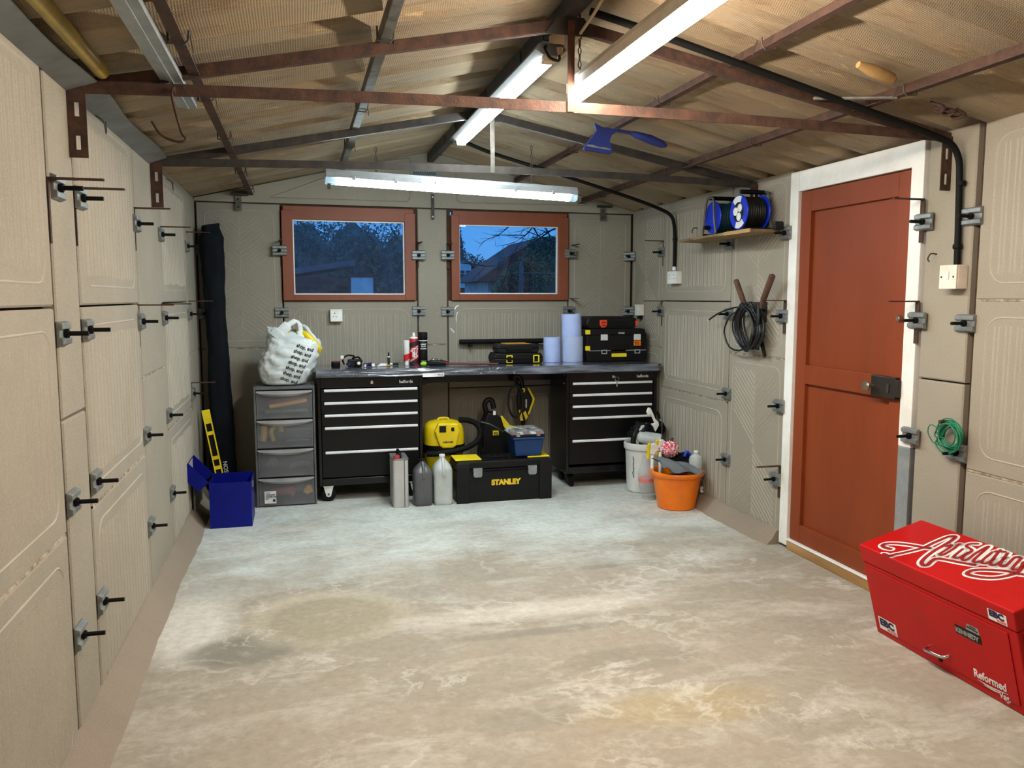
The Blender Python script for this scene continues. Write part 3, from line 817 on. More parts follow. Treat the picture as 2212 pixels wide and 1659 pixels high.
# ---- strap on the middle pillar, gable brackets
p = mapB(1.72, 2.14, .012)
T = thing('steel_strap', 'dark steel strap with two bolts between the two windows', 'strap', p, rz=BANG)
MB().box(-.011, .011, -.017, -.0135, -.095, .095).build('bar', [DARKST], T, local=True)
for z in (.075, -.075): MB().lathe([(.008, 0), (.008, .006), (0, .008)], n=12, M=Matrix.Translation((0, -.0172, z)) @ Matrix.Rotation(R(90), 4, 'X')).build('bolt_head', [GALVL], T, local=True, smooth=40)
for u, w_ in ((.30, 'left'), (3.13, 'right')):
    p = mapB(u, 2.13, .012)
    T = thing('roof_cleat', f'grey slotted cleat under the {w_} end of the gable', 'bracket', p, rz=BANG, group='cleats fixing the purlins to the gable')
    MB().box(-.022, .022, -.020, -.013, -.06, .045).build('plate', [GREYST], T, local=True)
    for z in (.02, -.035): MB().lathe([(.009, 0), (.009, .008), (0, .010)], n=12, M=Matrix.Translation((0, -.0202, z)) @ Matrix.Rotation(R(90), 4, 'X')).build('bolt_head', [DARKST], T, local=True, smooth=40)
    MB().box(-.05, .07, -.055, -.0135, .046, .062).build('angle', [DARKST], T, local=True)

# ---- lights
def chain(mb, a, b, n):
    a, b = Vector(a), Vector(b); d = (b-a)/n
    for i in range(n):
        c = a + d*(i+.5); r = d.length*.36
        ring = [(c.x + (r*.62*math.cos(t) if i % 2 else 0), c.y + (0 if i % 2 else r*.62*math.cos(t)), c.z + r*1.5*math.sin(t)) for t in [2*PI*k/10 for k in range(10)]]
        mb.tube(ring, .0022, 5, closed=True)
# near batten, hung beside the king post of the near truss
L1 = thing('batten_light', 'bright warm fluorescent batten light hung nearest the camera', 'light', (1.05, 2.3, 2.19))
x0, x1, y0, y1 = 1.018, 1.084, 1.52, 3.10
MB().prism([(x0-.001, 2.2285), (x1+.001, 2.2285), (x1+.001, 2.262), (x1-.014, 2.288), (x0+.014, 2.288), (x0-.001, 2.262)], y0, y1, 'y').build('body', [LAMPW], L1)
pr = [(x0+.001 + (x1-x0-.002)*(.5-.5*math.cos(PI*i/12)), 2.2280 - .034*math.sin(PI*i/12)**.6) for i in range(13)]
MB().prism(pr, y0+.03, y1-.02, 'y').build('diffuser', [LN], L1, smooth=60)
for yy in (y0, y1-.02): MB().prism([(u*1.0, v-.0006) for u, v in pr], yy, yy+(.0296 if yy == y0 else .022), 'y').build('end_cap', [WHITE], L1)
for yy in (3.05, 1.7):
    mb = MB(); chain(mb, (1.052, yy, 2.289), (1.052, yy, 2.512), 9); mb.build('chain', [DARKST], L1, smooth=50)
# ridge batten
L2 = thing('batten_light', 'fluorescent batten light with grey sloping sides fixed under the ridge', 'light', (.985, 4.2, 2.46))
y0, y1, xc = 3.22, 5.0, .976
MB().prism([(xc-.064, 2.408), (xc-.031, 2.3895), (xc+.031, 2.3895), (xc+.064, 2.408), (xc+.050, 2.431), (xc-.050, 2.431)], y0-.05, y1+.06, 'y').build('body', [LAMPD], L2, bevel=.002)
mb = MB().box(xc-.030, xc+.030, y0, y1, 2.377, 2.3890); mb.build('diffuser', [LR], L2)
for yy, m_ in ((y0-.045, TAN), (y1+.001, LAMPW)): MB().box(xc-.028, xc+.028, yy, yy+.044, 2.364, 2.3890).build('end_cap', [m_], L2, bevel=.004)
# back batten: sealed LED fitting, tilted, hung on hooks
A_, B_ = Vector((.165, 5.0, 2.140)), Vector((1.705, 5.0, 2.082))
L3 = thing('batten_light', 'cool white sealed batten light hanging across the back of the garage', 'light', (A_+B_)/2)
ang = math.atan2(B_.z-A_.z, (B_-A_).x); LL = (B_-A_).length
M3 = Matrix.Rotation(-ang, 4, 'Y')
def b3(mb, **k):
    mb.v = [M3 @ v for v in mb.v]; return mb.build(parent=L3, local=True, **k)
up = [(-.052, .004), (-.050, .030), (-.032, .052), (.032, .052), (.050, .030), (.052, .004)]
dn = [(-.047, .0035), (-.046, -.018), (-.033, -.030), (0, -.034), (.033, -.030), (.046, -.018), (.047, .0035)]
b3(MB().prism(up, -LL/2, LL/2, 'x'), name='body', mats=[LAMPG], bevel=.003)
b3(MB().prism(dn, -LL/2+.06, LL/2-.045, 'x'), name='diffuser', mats=[LB], smooth=60)
b3(MB().prism([(u, v-.0004) for u, v in dn], -LL/2, -LL/2+.0595, 'x'), name='end_cap', mats=[FROST], bevel=.003)
b3(MB().prism([(u, v-.0004) for u, v in dn], LL/2-.0445, LL/2, 'x'), name='end_cap', mats=[FROST], bevel=.003)
for k in range(6):
    xx = -LL/2 + .16 + k*(LL-.32)/5
    b3(MB().box(xx-.010, xx+.010, -.0565, -.0445, -.006, .020), name='clip', mats=[LAMPG], bevel=.002)
b3(MB().box(-LL/2+.012, -LL/2+.030, -.03, -.02, -.060, -.0305).box(-LL/2+.012, -LL/2+.030, -.03, -.02, -.064, -.0605), name='hanging_clip', mats=[DARKST])
for a_, b_, n_ in (((-.475, 0, .053), (-.475, 0, .218), 6), ((.48, 0, .053), (.48, 0, .27), 8)):
    mb = MB(); chain(mb, a_, b_, n_); mb.build('chain', [DARKST], L3, local=True, smooth=50)

# ---- conduits, boxes, cables
T = thing('conduit_pipe', 'black conduit from the ridge down the right wall to the switch box beside the door', 'pipe', (XR-.03, 2.92, 1.58))
path = [(1.04, 2.90, 2.47), (1.35, 2.90, 2.40), (2.2, 2.90, 2.19), (2.55, 2.91, 2.105), (2.63, 2.91, 2.075), (2.668, 2.91, 2.02), (2.677, 2.91, 1.94), (2.680, 2.905, 1.75), (2.680, 2.90, 1.585)]
MB().tube(cr(path, 6), .0135, 12).build('pipe', [BLACKM], T, smooth=60)
for z in (1.92, 1.66): MB().lathe([(.017, -.01), (.019, -.005), (.019, .005), (.017, .01)], (2.680, 2.903, z), 14).build('collar', [BLACKM], T, smooth=40)
T = thing('switch_box', 'cream surface mounted single switch box below the black conduit, right of the door', 'switch', (XR, 2.905, 1.53))
MB().box(XR-.052, XR-.0005, 2.858, 2.952, 1.483, 1.583).build('back_box', [CREAM], T, bevel=.004)
MB().box(XR-.060, XR-.0522, 2.858, 2.952, 1.483, 1.583).build('face_plate', [CREAM], T, bevel=.003)
MB().box(XR-.064, XR-.0603, 2.896, 2.914, 1.522, 1.556).build('rocker', [WHITE], T, bevel=.002)
for yy in (2.872, 2.938): MB().lathe([(.004, 0), (.004, .002), (0, .002)], M=Matrix.Translation((XR-.0602, yy, 1.533)) @ Matrix.Rotation(R(-90), 4, 'Y'), n=10).build('screw', [IRON], T)

T = thing('conduit_pipe', 'black conduit near the back running down to the white double socket', 'pipe', (XR-.02, 5.6, 1.66))
path = [(1.02, 5.42, 2.49), (1.25, 5.45, 2.41), (1.72, 5.50, 2.30), (2.30, 5.57, 2.16), (2.56, 5.60, 2.085), (2.645, 5.60, 2.04), (2.672, 5.60, 1.97), (2.680, 5.60, 1.85), (2.680, 5.60, 1.672)]
MB().tube(cr(path, 6), .0125, 12).build('pipe', [BLACKM], T, smooth=60)
MB().lathe([(.017, 1.86), (.017, 1.88)], (2.680, 5.60, 0), 12).build('collar', [BLACKM], T, smooth=40)
MB().lathe([(.015, 1.645), (.015, 1.672)], (2.680, 5.60, 0), 12).build('gland', [WHITE], T, smooth=40)
def socket(label, M_, w, dual, loc, z0=.09):
    T = thing('wall_socket', label, 'socket', loc); T.rotation_euler = M_
    MB().box(-w/2, w/2, -.040, -.0005, -z0/2, z0/2).build('back_box', [WHITE], T, local=True, bevel=.003)
    MB().box(-w/2-.001, w/2+.001, -.048, -.0402, -z0/2-.001, z0/2+.001).build('face_plate', [WHITE], T, local=True, bevel=.003)
    for c in ((-w/4, w/4) if dual else (-.012,)):
        mb = MB(); mb.box(c-.003, c+.003, -.0484, -.0482, .012, .022).box(c-.014, c-.007, -.0484, -.0482, -.010, -.006).box(c+.007, c+.014, -.0484, -.0482, -.010, -.006)
        mb.build('pin_holes', [BLACKM], T, local=True)
        MB().box(c+.020, c+.032, -.0515, -.0485, .014, .034).build('rocker', [WHITE], T, local=True, bevel=.0015)
    return T
socket('white double socket on the right wall at the end of the black conduit', (0, 0, R(-90)), .148, True, (XR, 5.585, 1.592))
socket('white single socket on the back wall under the left window', (0, 0, BANG), .088, False, mapB(.972, 1.313))
T = thing('wall_switch', 'small white switch box low in the back right corner', 'switch', (XR, 6.225, 1.345), rot=(0, 0, R(-90)))
MB().box(-.042, .042, -.038, -.0005, -.044, .044).build('back_box', [CREAM], T, local=True, bevel=.003)
MB().box(-.044, .044, -.047, -.0385, -.045, .045).build('face_plate', [WHITE], T, local=True, bevel=.003)
for z in (.012, -.018): MB().box(-.012, .012, -.052, -.0475, z-.01, z+.01).build('rocker', [CREAM], T, local=True, bevel=.0015)
tag(MB().box(XR-.036, XR-.001, 6.205, 6.243, 1.272, 1.2988).build('plug_adapter', [BLACK], loc=(XR, 6.22, 1.285), bevel=.003), 'black plug top under the small white corner switch box', 'plug')
T = thing('junction_box', 'dusty round junction box at the near end of the ridge light', 'junction box', (.985, 3.19, 2.45))
MB().lathe([(.0, -.018), (.024, -.016), (.030, -.008), (.030, .018), (.0, .019)], (1.005, 3.19, 2.448), 24).build('box', [TAN], T, smooth=40)
MB().lathe([(.014, -.05), (.018, -.0225)], (1.012, 3.18, 2.442), 14).build('gland', [TAN], T, smooth=40)
tag(MB().tube(cr([(1.012, 3.175, 2.39), (.99, 3.12, 2.355), (.955, 3.12, 2.365), (.945, 3.15, 2.405), (.955, 3.168, 2.42)], 8), .0055, 8).build('lamp_cable', [BLACK], loc=(.98, 3.2, 2.39), smooth=60), 'short black cable loop feeding the ridge light', 'cable')
tag(MB().tube(cr([(1.018, 3.172, 2.388), (1.03, 3.10, 2.40), (1.035, 2.88, 2.44), (1.04, 2.72, 2.475), (1.10, 2.70, 2.485), (1.22, 2.66, 2.455), (1.28, 2.70, 2.425), (1.30, 2.85, 2.405)], 8), .006, 8).build('flex_cable', [TAN], loc=(1.05, 2.9, 2.44), smooth=60), 'dusty cream flex looping from the junction box across the right roof slope', 'cable')

# ---- things laid on the trusses and tucked in the roof
T = thing('channel_track', 'galvanised steel channel lying on the near truss under the left roof', 'channel', (-.38, 2.3, 2.155))
mb = MB(); y0, y1 = 1.2, 3.40
mb.box(-.425, -.357, y0, y1, 2.1625, 2.165).box(-.425, -.4225, y0, y1, 2.1651, 2.186).box(-.3595, -.357, y0, y1, 2.1651, 2.186).box(-.397, -.385, y0, y1, 2.1565, 2.1624)
mb.build('channel', [GALVL], T)
T = thing('tube_cover', 'yellowed plastic tube cover lying above the left wall near the camera', 'tube', (-.6, 2.2, 2.16))
MB().tube([(-.600, .9, 2.171), (-.592, 2.95, 2.168)], .024, 14, sq=1.0).build('cover', [YELL], T, smooth=60)
mb = MB()
def fl(u, v):
    y = -.5 + 4.97*u
    s_ = .5+.5*math.sin(y*2.1+.6)
    return (XL + .001 + v*(.055 + .06*max(0, nz(y*1.1, 3.3)+.35)), y, ZE - .016 - .02*(1-v) + v*(.010 + .012*nz(y*1.7, .2)))
mb.grid(fl, 60, 5)
mb.grid(lambda u, v: tuple(Vector(fl(u, v)) + Vector((0, 0, .004))), 60, 5)
tag(mb.build('eaves_flashing', [FLASH], loc=(XL, 2.2, ZE), smooth=60), 'grey sagging eaves flashing along the head of the left wall', 'flashing')
tag(MB().tube(cr([(-.38, 2.975, 2.118), (-.38, 2.97, 2.135), (-.385, 2.95, 2.10), (-.36, 2.94, 1.99), (-.345, 2.93, 1.965), (-.37, 2.93, 1.955), (-.42, 2.94, 1.975), (-.45, 2.95, 2.02)], 6), .0045, 7).build('wire_hook', [RUST], loc=(-.38, 2.96, 2.11), smooth=60), 'bent rusty wire hook hanging from the near truss on the left', 'hook')
for y, lb in ((3.38, 'nearer the camera'), (5.05, 'further back')):
    tag(MB().tube(cr([(XL+.002, y-.02, 2.112), (XL+.03, y-.02, 2.09), (XL+.032, y, 2.055), (XL+.03, y+.025, 2.06), (XL+.028, y+.03, 2.10)], 5), .0022, 5).build('wire_loop', [DARKST], loc=(XL+.02, y, 2.08), smooth=60), f'thin wire loop hanging at the head of the left wall, {lb} of two', 'wire')
# old blue broad scraper pushed between purlin and roof
T = thing('hand_brush', 'worn blue flared brush hanging from the purlin on the right roof slope', 'brush', (1.62, 4.15, 2.3))
def RPt(x, y, dz): return Vector((x, y, roofz(x) - dz))
HD = [(1.51, 2.355), (1.56, 2.335), (1.655, 2.325), (1.612, 2.295), (1.600, 2.268), (1.612, 2.235), (1.618, 2.205), (1.60, 2.196), (1.46, 2.212), (1.455, 2.225), (1.475, 2.25), (1.505, 2.285), (1.525, 2.315)]
mb = MB(); mb.prism(HD, 4.143, 4.157, 'y'); mb.build('head', [BLUET], T, bevel=.003)
MB().prism([(1.470, 2.232), (1.606, 2.216), (1.606, 2.222), (1.570, 2.232), (1.540, 2.230), (1.505, 2.241), (1.474, 2.240)], 4.1405, 4.1425, 'y').build('worn_edge', [GREYC], T)
MB().tube([(1.64, 4.15, 2.322), (1.72, 4.15, 2.312)], .009, 8).build('neck', [BLUET], T, smooth=50)
MB().tube([(1.7205, 4.15, 2.311), (1.75, 4.15, 2.304), (1.83, 4.15, 2.284), (1.90, 4.15, 2.262), (1.925, 4.15, 2.254)], [.010, .019, .025, .021, .010], 12).build('handle', [BLUET], T, smooth=60)
tag(MB().tube([RPt(1.98, 2.66, .028), RPt(2.04, 2.665, .028), RPt(2.14, 2.68, .026), RPt(2.155, 2.68, .026)], [.012, .022, .022, .010], 12).build('wooden_stick', [WOOD], loc=(2.06, 2.67, 2.24), smooth=60), 'short wooden stick tucked under the right roof slope above the conduit', 'stick')
tag(MB().tube([RPt(2.02, 2.98, .062), RPt(2.22, 2.74, .055)], .008, 8).build('steel_rod', [GREYST], loc=(2.1, 2.85, 2.17), smooth=60), 'short grey rod lying across the conduit on the right', 'rod')
mb = MB()
for a in range(3): mb.tube(cr([(2.40+a*.05, 2.78+.03*math.sin(a*2), roofz(2.4+a*.05)-.012), (2.43+a*.05, 2.74, roofz(2.43+a*.05)-.03), (2.46+a*.04, 2.79, roofz(2.46+a*.04)-.028), (2.47+a*.04, 2.83, roofz(2.47+a*.04)-.012)], 5), .007, 7)
tag(mb.build('rusty_clip', [RUST], loc=(2.44, 2.78, 2.18), smooth=60), 'dark rusty hooks tucked under the roof above the right wall', 'hook')
tag(MB().tube(cr([(.78 + .16*t/40, 5.75, 2.30 + .012*math.sin(t*1.6)) for t in range(41)], 2), .003, 5).build('coil_spring', [TEAL], loc=(.86, 5.75, 2.30), smooth=60), 'teal coiled spring hung near the ridge above the batten light', 'spring')

# ================================================================== BENCH, CABINETS AND EVERYTHING ON AND UNDER THEM
def castor(T, x, y, swivel, plate_m):
    r = .052
    if not swivel:
        c = MB().lathe([(.0, -.017), (.030, -.017), (r-.006, -.016), (r, -.010), (r, .010), (r-.006, .016), (.030, .017), (0, .017)], (0,0,0), 28, M=Matrix.Translation((x, y, r)) @ Matrix.Rotation(R(90), 4, 'X')).build('castor', [BLACKM], T, smooth=40)
        mb = MB()
        for s in (-1, 1): mb.prism([(x-.034, .1085), (x+.034, .1085), (x+.016, r-.014), (x, r-.020), (x-.016, r-.014)], y+s*.0195-.0012, y+s*.0195+.0012, 'y')
        mb.box(x-.036, x+.036, y-.03, y+.03, .1087, .1125)
        mb.build('fork', [LABEL], c)
        MB().tube([(x, y-.024, r), (x, y+.024, r)], .008, 8).build('axle', [GREYST], c)
        return
    c = MB().lathe([(.0, -.017), (.030, -.017), (r-.006, -.016), (r, -.010), (r, .010), (r-.006, .016), (.030, .017), (0, .017)], (0,0,0), 24, M=Matrix.Translation((x, y, r)) @ Matrix.Rotation(R(90 if not swivel else 78), 4, 'Y')).build('castor', [BLACKM], T, smooth=40)
    mb = MB()
    for s in (-1, 1):
        d = s*.0195
        mb.prism([(y-.030, .1085), (y+.030, .1085), (y+.012, r-.012), (y-.012, r-.012)], x+d-.0012, x+d+.0012, 'x')
    mb.box(x-.03, x+.03, y-.036, y+.036, .1087, .1125)
    mb.build('fork', [plate_m], c)
    MB().tube([(x-.024, y, r), (x+.024, y, r)], .008, 8).build('axle', [GREYST], c)
def cabinet(label, x0, x1, y0, y1, zs, hx0, hx1, key):
    T = thing('roller_cabinet', label, 'tool cabinet', ((x0+x1)/2, (y0+y1)/2, 0), group='black roller cabinets under the bench')
    mb = MB()
    mb.box(x0, x0+.022, y0, y1, .113, .888).box(x1-.022, x1, y0, y1, .113, .888).box(x0+.022, x1-.022, y1-.02, y1, .113, .888).box(x0+.022, x1-.022, y0, y1-.02, .113, .165).box(x0+.022, x1-.022, y0+.02, y1-.02, .82, .888)
    mb.build('carcass', [CABM], T, bevel=.003)
    MB().box(x0+.0225, x1-.0225, y0-.001, y0+.019, .815, .887).build('top_fascia', [CABM], T, bevel=.002)
    for a, b in zip(zs[:-1], zs[1:]):
        d = MB().box(x0+.026, x1-.026, y0+.001, y0+.34, b+.004, a-.001).build('drawer', [CABD], T, bevel=.002)
        hz = a - .011
        MB().prism([(y0+.0008, hz-.008), (y0-.012, hz-.008), (y0-.016, hz-.003), (y0-.016, hz+.006), (y0-.010, hz+.010), (y0+.0008, hz+.010)], hx0, hx1, 'x').build('drawer_handle', [ALU], d)
    xm = (x0+x1)/2 + .01
    lkz = .848
    MB().lathe([(.011, 0), (.011, .006), (.007, .008), (0, .008)], n=16, M=Matrix.Translation((xm, y0-.0012, lkz)) @ Matrix.Rotation(R(90), 4, 'X')).build('lock', [CHROME], T, smooth=40)
    if key:
        mb = MB(); mb.box(xm+.002, xm+.010, y0-.020, y0-.0095, lkz-.003, lkz+.003); mb.tube([(xm+.022+.016*math.cos(t), y0-.020, lkz-.016+.016*math.sin(t)) for t in [2*PI*k/18 for k in range(18)]], .0016, 6, closed=True)
        mb.box(xm+.016, xm+.026, y0-.0215, y0-.0195, lkz-.075, lkz-.032)
        mb.build('key', [CHROME], T)
    text_mb('halfords', .030, TF(x1-.165, y0-.0016, lkz-.010), .0006, 1.0).build('lettering', [WTEXT], T)
    for xx in (x0+.062, x1-.062):
        for yy in (y0+(.03 if x0 < 1 else .085), y1-.085): castor(T, xx, yy, x0 > 1, GALVL if x0 < 1 else DARKST)
    return T
CL = cabinet('black five drawer roller cabinet under the left half of the bench', .103, .842, 5.862, 6.27, (.806, .716, .628, .538, .364, .170), .150, .805, False)
CR = cabinet('black roller cabinet with a key in its lock, under the right end of the bench', 1.922, 2.652, 5.815, 6.22, (.812, .724, .637, .548, .374, .180), 1.972, 2.612, True)
mb = MB(); mb.prism([(.8430, .86), (.895, .86), (.905, .845), (.895, .825), (.8430, .805)], 5.90, 6.12, 'y')
plabel(mb.build('side_handle', [CABM], CL, bevel=.003), 'black push handle on the side')
for yy, zz in ((5.885, .862), (5.885, .80)): MB().lathe([(.005, 0), (.004, .003), (0, .003)], n=10, M=Matrix.Translation((.8425, yy, zz)) @ Matrix.Rotation(R(90), 4, 'Y')).build('bolt_head', [GALVL], CL)
for yy, zz in ((5.87, .866), (5.87, .80)): MB().lathe([(.006, 0), (.005, .003), (0, .003)], n=10, M=Matrix.Translation((1.9215, yy, zz)) @ Matrix.Rotation(R(-90), 4, 'Y')).build('bolt_head', [GALVL], CR)

# bench top, still wrapped in film
BZ = .9485
bt = [(.095, 5.856), (.13, 5.845), (2.62, 5.745), (2.672, 5.775), (2.68, 6.33), (.10, 6.29)]
T = thing('bench_top', 'long dark worktop still wrapped in clear film across both cabinets', 'worktop', (1.4, 6.0, .8885))
MB().prism(bt, .8885, BZ-.004, 'z').build('board', [WRAP], T, bevel=.005)
mb = MB()
def film(u, v):
    a, b = Vector((.098, 5.852)), Vector((2.645, 5.742)); c, d = Vector((.104, 6.284)), Vector((2.672, 6.318))
    p = (a.lerp(b, u)).lerp(c.lerp(d, u), v)
    return (p.x, p.y, BZ - .0018 + .0014*nz(p.x*4, p.y*22, 1.1))
mb.grid(film, 90, 18)
def hang(u, v):
    p = Vector((.098, 5.852)).lerp(Vector((2.63, 5.742)), u)
    return (p.x, p.y - .004 - .007*v - .004*nz(p.x*4, v*5 + p.x*.7, 2.) - .002*nz(p.x*11, v*9, 5.), BZ - .0020 - v*(.052 + .012*nz(p.x*3.3, .4)))
mb.grid(hang, 240, 12)
mb.build('film_wrap', [WRAP], T, smooth=60)
T_l = MB(); T_l.add([(.838, 5.8035, .882), (.992, 5.7965, .884), (.992, 5.7965, .910), (.838, 5.8035, .908)], [(0,1,2,3)])
T_l.build('label_strip', [LABEL], T)
text_mb('T21A', .017, TF(.945, 5.7975, .8895, -2.4), .0004).build('lettering', [BTEXT], T)
MB().box(1.0, 1.09, 5.90, 6.2, .868, .8884).build('support_block', [CABM], T, bevel=.003)
MB().box(.845, 1.92, 6.17, 6.19, .80, .8884).build('rear_rail', [CABM], T)
ZB = BZ

# ---- on the bench
def lathe_thing(name, label, cat, x, y, z, prof, m_, n=28, group=None):
    T = thing(name, label, cat, (x, y, z), group=group)
    return T
# lubricant spray etc
T = thing('spray_can', 'red white and black spray can with white nozzle in the middle of three cans', 'spray can', (.812, 6.06, ZB))
b = MB().lathe([(.030, .0), (.033, .004), (.033, .188), (.030, .196)], (.812, 6.06, ZB), 28).build('can', [mat('red_spray_paint', (190, 22, 26), .35)], T, smooth=40)
def wrapc(cx, cy, r):   # bend flat text round a can that faces -y
    def f(v):
        a = (v.x-cx)/r; rr = r + .0006 + (cy - v.y)
        return Vector((cx + rr*math.sin(a), cy - rr*math.cos(a), v.z))
    return f
mb = MB()
def band(cx, cy, r, z0, z1, a0=-180, a1=180, sl=0.0, n=36):
    mb = MB(); vs = []
    for i in range(n+1):
        a = R(a0 + (a1-a0)*i/n); d = sl*a
        for z in (z0, z1): vs.append((cx+r*math.sin(a), cy-r*math.cos(a), z+d))
    mb.add(vs, [(2*i, 2*i+2, 2*i+3, 2*i+1) for i in range(n)])
    return mb
band(.812, 6.06, .0336, ZB+.140, ZB+.176, -180, 180, .010).build('black_band', [BTEXT], T, smooth=60)
band(.812, 6.06, .0336, ZB+.006, ZB+.036, -180, 180, .012).build('black_band', [BTEXT], T, smooth=60)
mb = MB()
for k in (.118, .126, .046, .054): mb.v += [];  q = band(.812, 6.06, .0339, ZB+k, ZB+k+.003, -60, 60, .02); mb.add(q.v, q.f)
mb.build('white_stripe', [WTEXT], T)
for s_, zz in (('GT', .094), ('85', .060)): text_mb(s_, .046, TF(.816, 6.06, ZB+zz), .0016, .9, align='CENTER', warp=wrapc(.812, 6.06, .0338)).build('lettering', [WTEXT], T)
MB().lathe([(.0295, .1965), (.031, .199), (.028, .206), (.013, .212), (.0, .213)], (.812, 6.06, ZB), 24).build('shoulder', [WHITE], T, smooth=40)
MB().lathe([(.011, .2132), (.011, .232), (.007, .240), (0, .241)], (.812, 6.06, ZB), 16).build('nozzle', [WHITE], T, smooth=40)
T = thing('spray_can', 'black aerosol can with black cap, right of the three cans', 'spray can', (.880, 6.06, ZB))
MB().lathe([(.031, .0), (.033, .004), (.033, .180), (.029, .190)], (.880, 6.06, ZB), 28).build('can', [BLACK], T, smooth=40)
MB().lathe([(.0325, .190), (.034, .192), (.034, .238), (.031, .243), (0, .244)], (.880, 6.06, ZB), 28).build('cap', [BLACKM], T, smooth=40)
band(.880, 6.06, .0336, ZB+.179, ZB+.183).build('white_ring', [WTEXT], T)
for s_, zz, sz in (('HEAVY', .150, .014), ('DUTY', .134, .014), ('ADHESIVE', .118, .011)): text_mb(s_, sz, TF(.880, 6.06, ZB+zz), .0003, align='CENTER', warp=wrapc(.880, 6.06, .0338)).build('lettering', [WTEXT], T)
T = thing('sealant_tube', 'small white and red tube standing on its cap, left of the spray cans', 'tube', (.755, 6.04, ZB))
MB().lathe([(.014, 0), (.015, .002), (.015, .034), (.012, .036)], (.755, 6.04, ZB), 20).build('cap', [WHITE], T, smooth=40)
MB().lathe([(.020, .0365), (.022, .040), (.022, .182), (.020, .184)], (.755, 6.04, ZB), 24).build('body', [LABEL], T, smooth=40)
band(.755, 6.04, .0225, ZB+.041, ZB+.085, -180, 180, .006).build('red_band', [mat('red_label', (206, 30, 34), .4)], T, smooth=60)
band(.880, 6.06, .0336, ZB+.028, ZB+.036, -38, 38).build('small_print', [GREYST], [o for o in col.objects if o.name.startswith('spray_can')][-1], smooth=60)

# small clutter on the left of the bench
T = thing('tape_reel', 'small round black tin with a red rim, leftmost on the bench', 'tin', (.240, 6.0, ZB))
MB().lathe([(.030, 0), (.032, .003), (.032, .036), (.0, .036)], (.240, 6.0, ZB), 28).build('body', [BLACKM], T, smooth=40)
MB().lathe([(.026, .0362), (.033, .0362), (.034, .040), (.030, .043), (.0, .040)], (.240, 6.0, ZB), 28).build('lid', [MAROON], T, smooth=40)
T = thing('head_torch', 'black head torch with tangled strap on the left of the bench', 'torch', (.36, 6.0, ZB))
MB().prism(rrect(.325, .425, -.02, .03, .012), ZB+.0, ZB+.055, 'z', M=Matrix.Translation((0, 6.0, 0))).build('battery_box', [BLACK], T, bevel=.006)
MB().lathe([(.020, 0), (.024, .02), (.022, .028), (.0, .028)], M=Matrix.Translation((.40, 5.979, ZB+.030)) @ Matrix.Rotation(R(90), 4, 'X'), n=20).build('lamp_head', [BLACKM], T, smooth=40)
MB().lathe([(.0, 0), (.012, .001), (.009, .004), (0, .004)], M=Matrix.Translation((.40, 5.9505, ZB+.030)) @ Matrix.Rotation(R(90), 4, 'X'), n=16).build('lens', [LABEL], T, smooth=40)
MB().lathe([(.016, 0), (.018, .015), (.013, .02), (.0, .02)], M=Matrix.Translation((.33, 5.979, ZB+.024)) @ Matrix.Rotation(R(90), 4, 'X'), n=18).build('battery_cap', [mat('dark_blue_plastic', (18, 26, 70), .4)], T, smooth=40)
MB().tube(cr([(.30, 6.02, ZB+.02), (.29, 6.0, ZB+.06), (.325, 5.99, ZB+.085), (.37, 6.0, ZB+.078), (.36, 6.01, ZB+.058), (.40, 6.02, ZB+.070), (.43, 6.02, ZB+.035)], 6), .007, 6, sq=.5).build('strap', [BLACKM], T, smooth=60)
tag(MB().lathe([(.0, 0), (.010, .001), (.015, .012), (.012, .026), (.0, .030)], (0, 0, 0), 16, M=Matrix.Translation((.278, 5.985, ZB+.058)) @ Matrix.Rotation(R(25), 4, 'Y')).build('clip', [WHITE], loc=(.278, 5.985, ZB+.058), smooth=40), 'small white plastic clip propped on the head torch strap', 'clip')
for i, (x, y, r_, L_, m_, lb, ry) in enumerate(((.462, 6.01, .013, .045, 'navy', 'purple blue battery cell lying beside the head torch', 20), (.492, 5.99, .015, .05, 'navy2', 'stubby blue bottle with white end facing the camera', -70))):
    M_ = Matrix.Translation((x, y, ZB+r_)) @ Matrix.Rotation(R(ry), 4, 'Z') @ Matrix.Rotation(R(90), 4, 'Y')
    T = thing('small_bottle', lb, 'bottle', (x, y, ZB))
    MB().lathe([(r_*.9, -L_/2), (r_, -L_/2+.003), (r_, L_/2-.003), (r_*.9, L_/2)], M=M_, n=18).build('body', [mat('ink_'+m_, (38, 30, 104), .35)], T, smooth=40)
    MB().lathe([(r_*.8, L_/2+.0003), (r_*.8, L_/2+.010), (0, L_/2+.011)], M=M_, n=18).build('cap', [WHITE], T, smooth=40)
tag(MB().lathe([(.0, 0), (.008, .001), (.008, .016), (0, .017)], (.447, 5.985, ZB), 14).build('bottle_top', [WHITE], loc=(.447, 5.985, ZB), smooth=40), 'tiny white cap on the bench beside the blue bottle', 'cap')
tag(MB().box(.300, .345, 5.885, 5.893, ZB-.0005, ZB+.006).build('marker_pen', [BTEXT], loc=(.32, 5.889, ZB), bevel=.002), 'small dark stick near the front edge of the bench on the left', 'pen')
T = thing('marker_pen', 'black marker pen standing upright on the bench', 'pen', (.622, 6.03, ZB))
MB().tube([(.622, 6.03, ZB), (.622, 6.03, ZB+.062)], .009, 12).build('barrel', [BTEXT], T, smooth=40)
MB().tube([(.622, 6.03, ZB+.0623), (.622, 6.03, ZB+.072)], .0085, 12).build('collar', [WHITE], T, smooth=40)
MB().tube([(.622, 6.03, ZB+.0723), (.622, 6.03, ZB+.10)], [.006, .005], 12).build('cap', [BLACK], T, smooth=40)
T = thing('marker_pen', 'white marker pen lying behind the upright black pen', 'pen', (.655, 6.08, ZB))
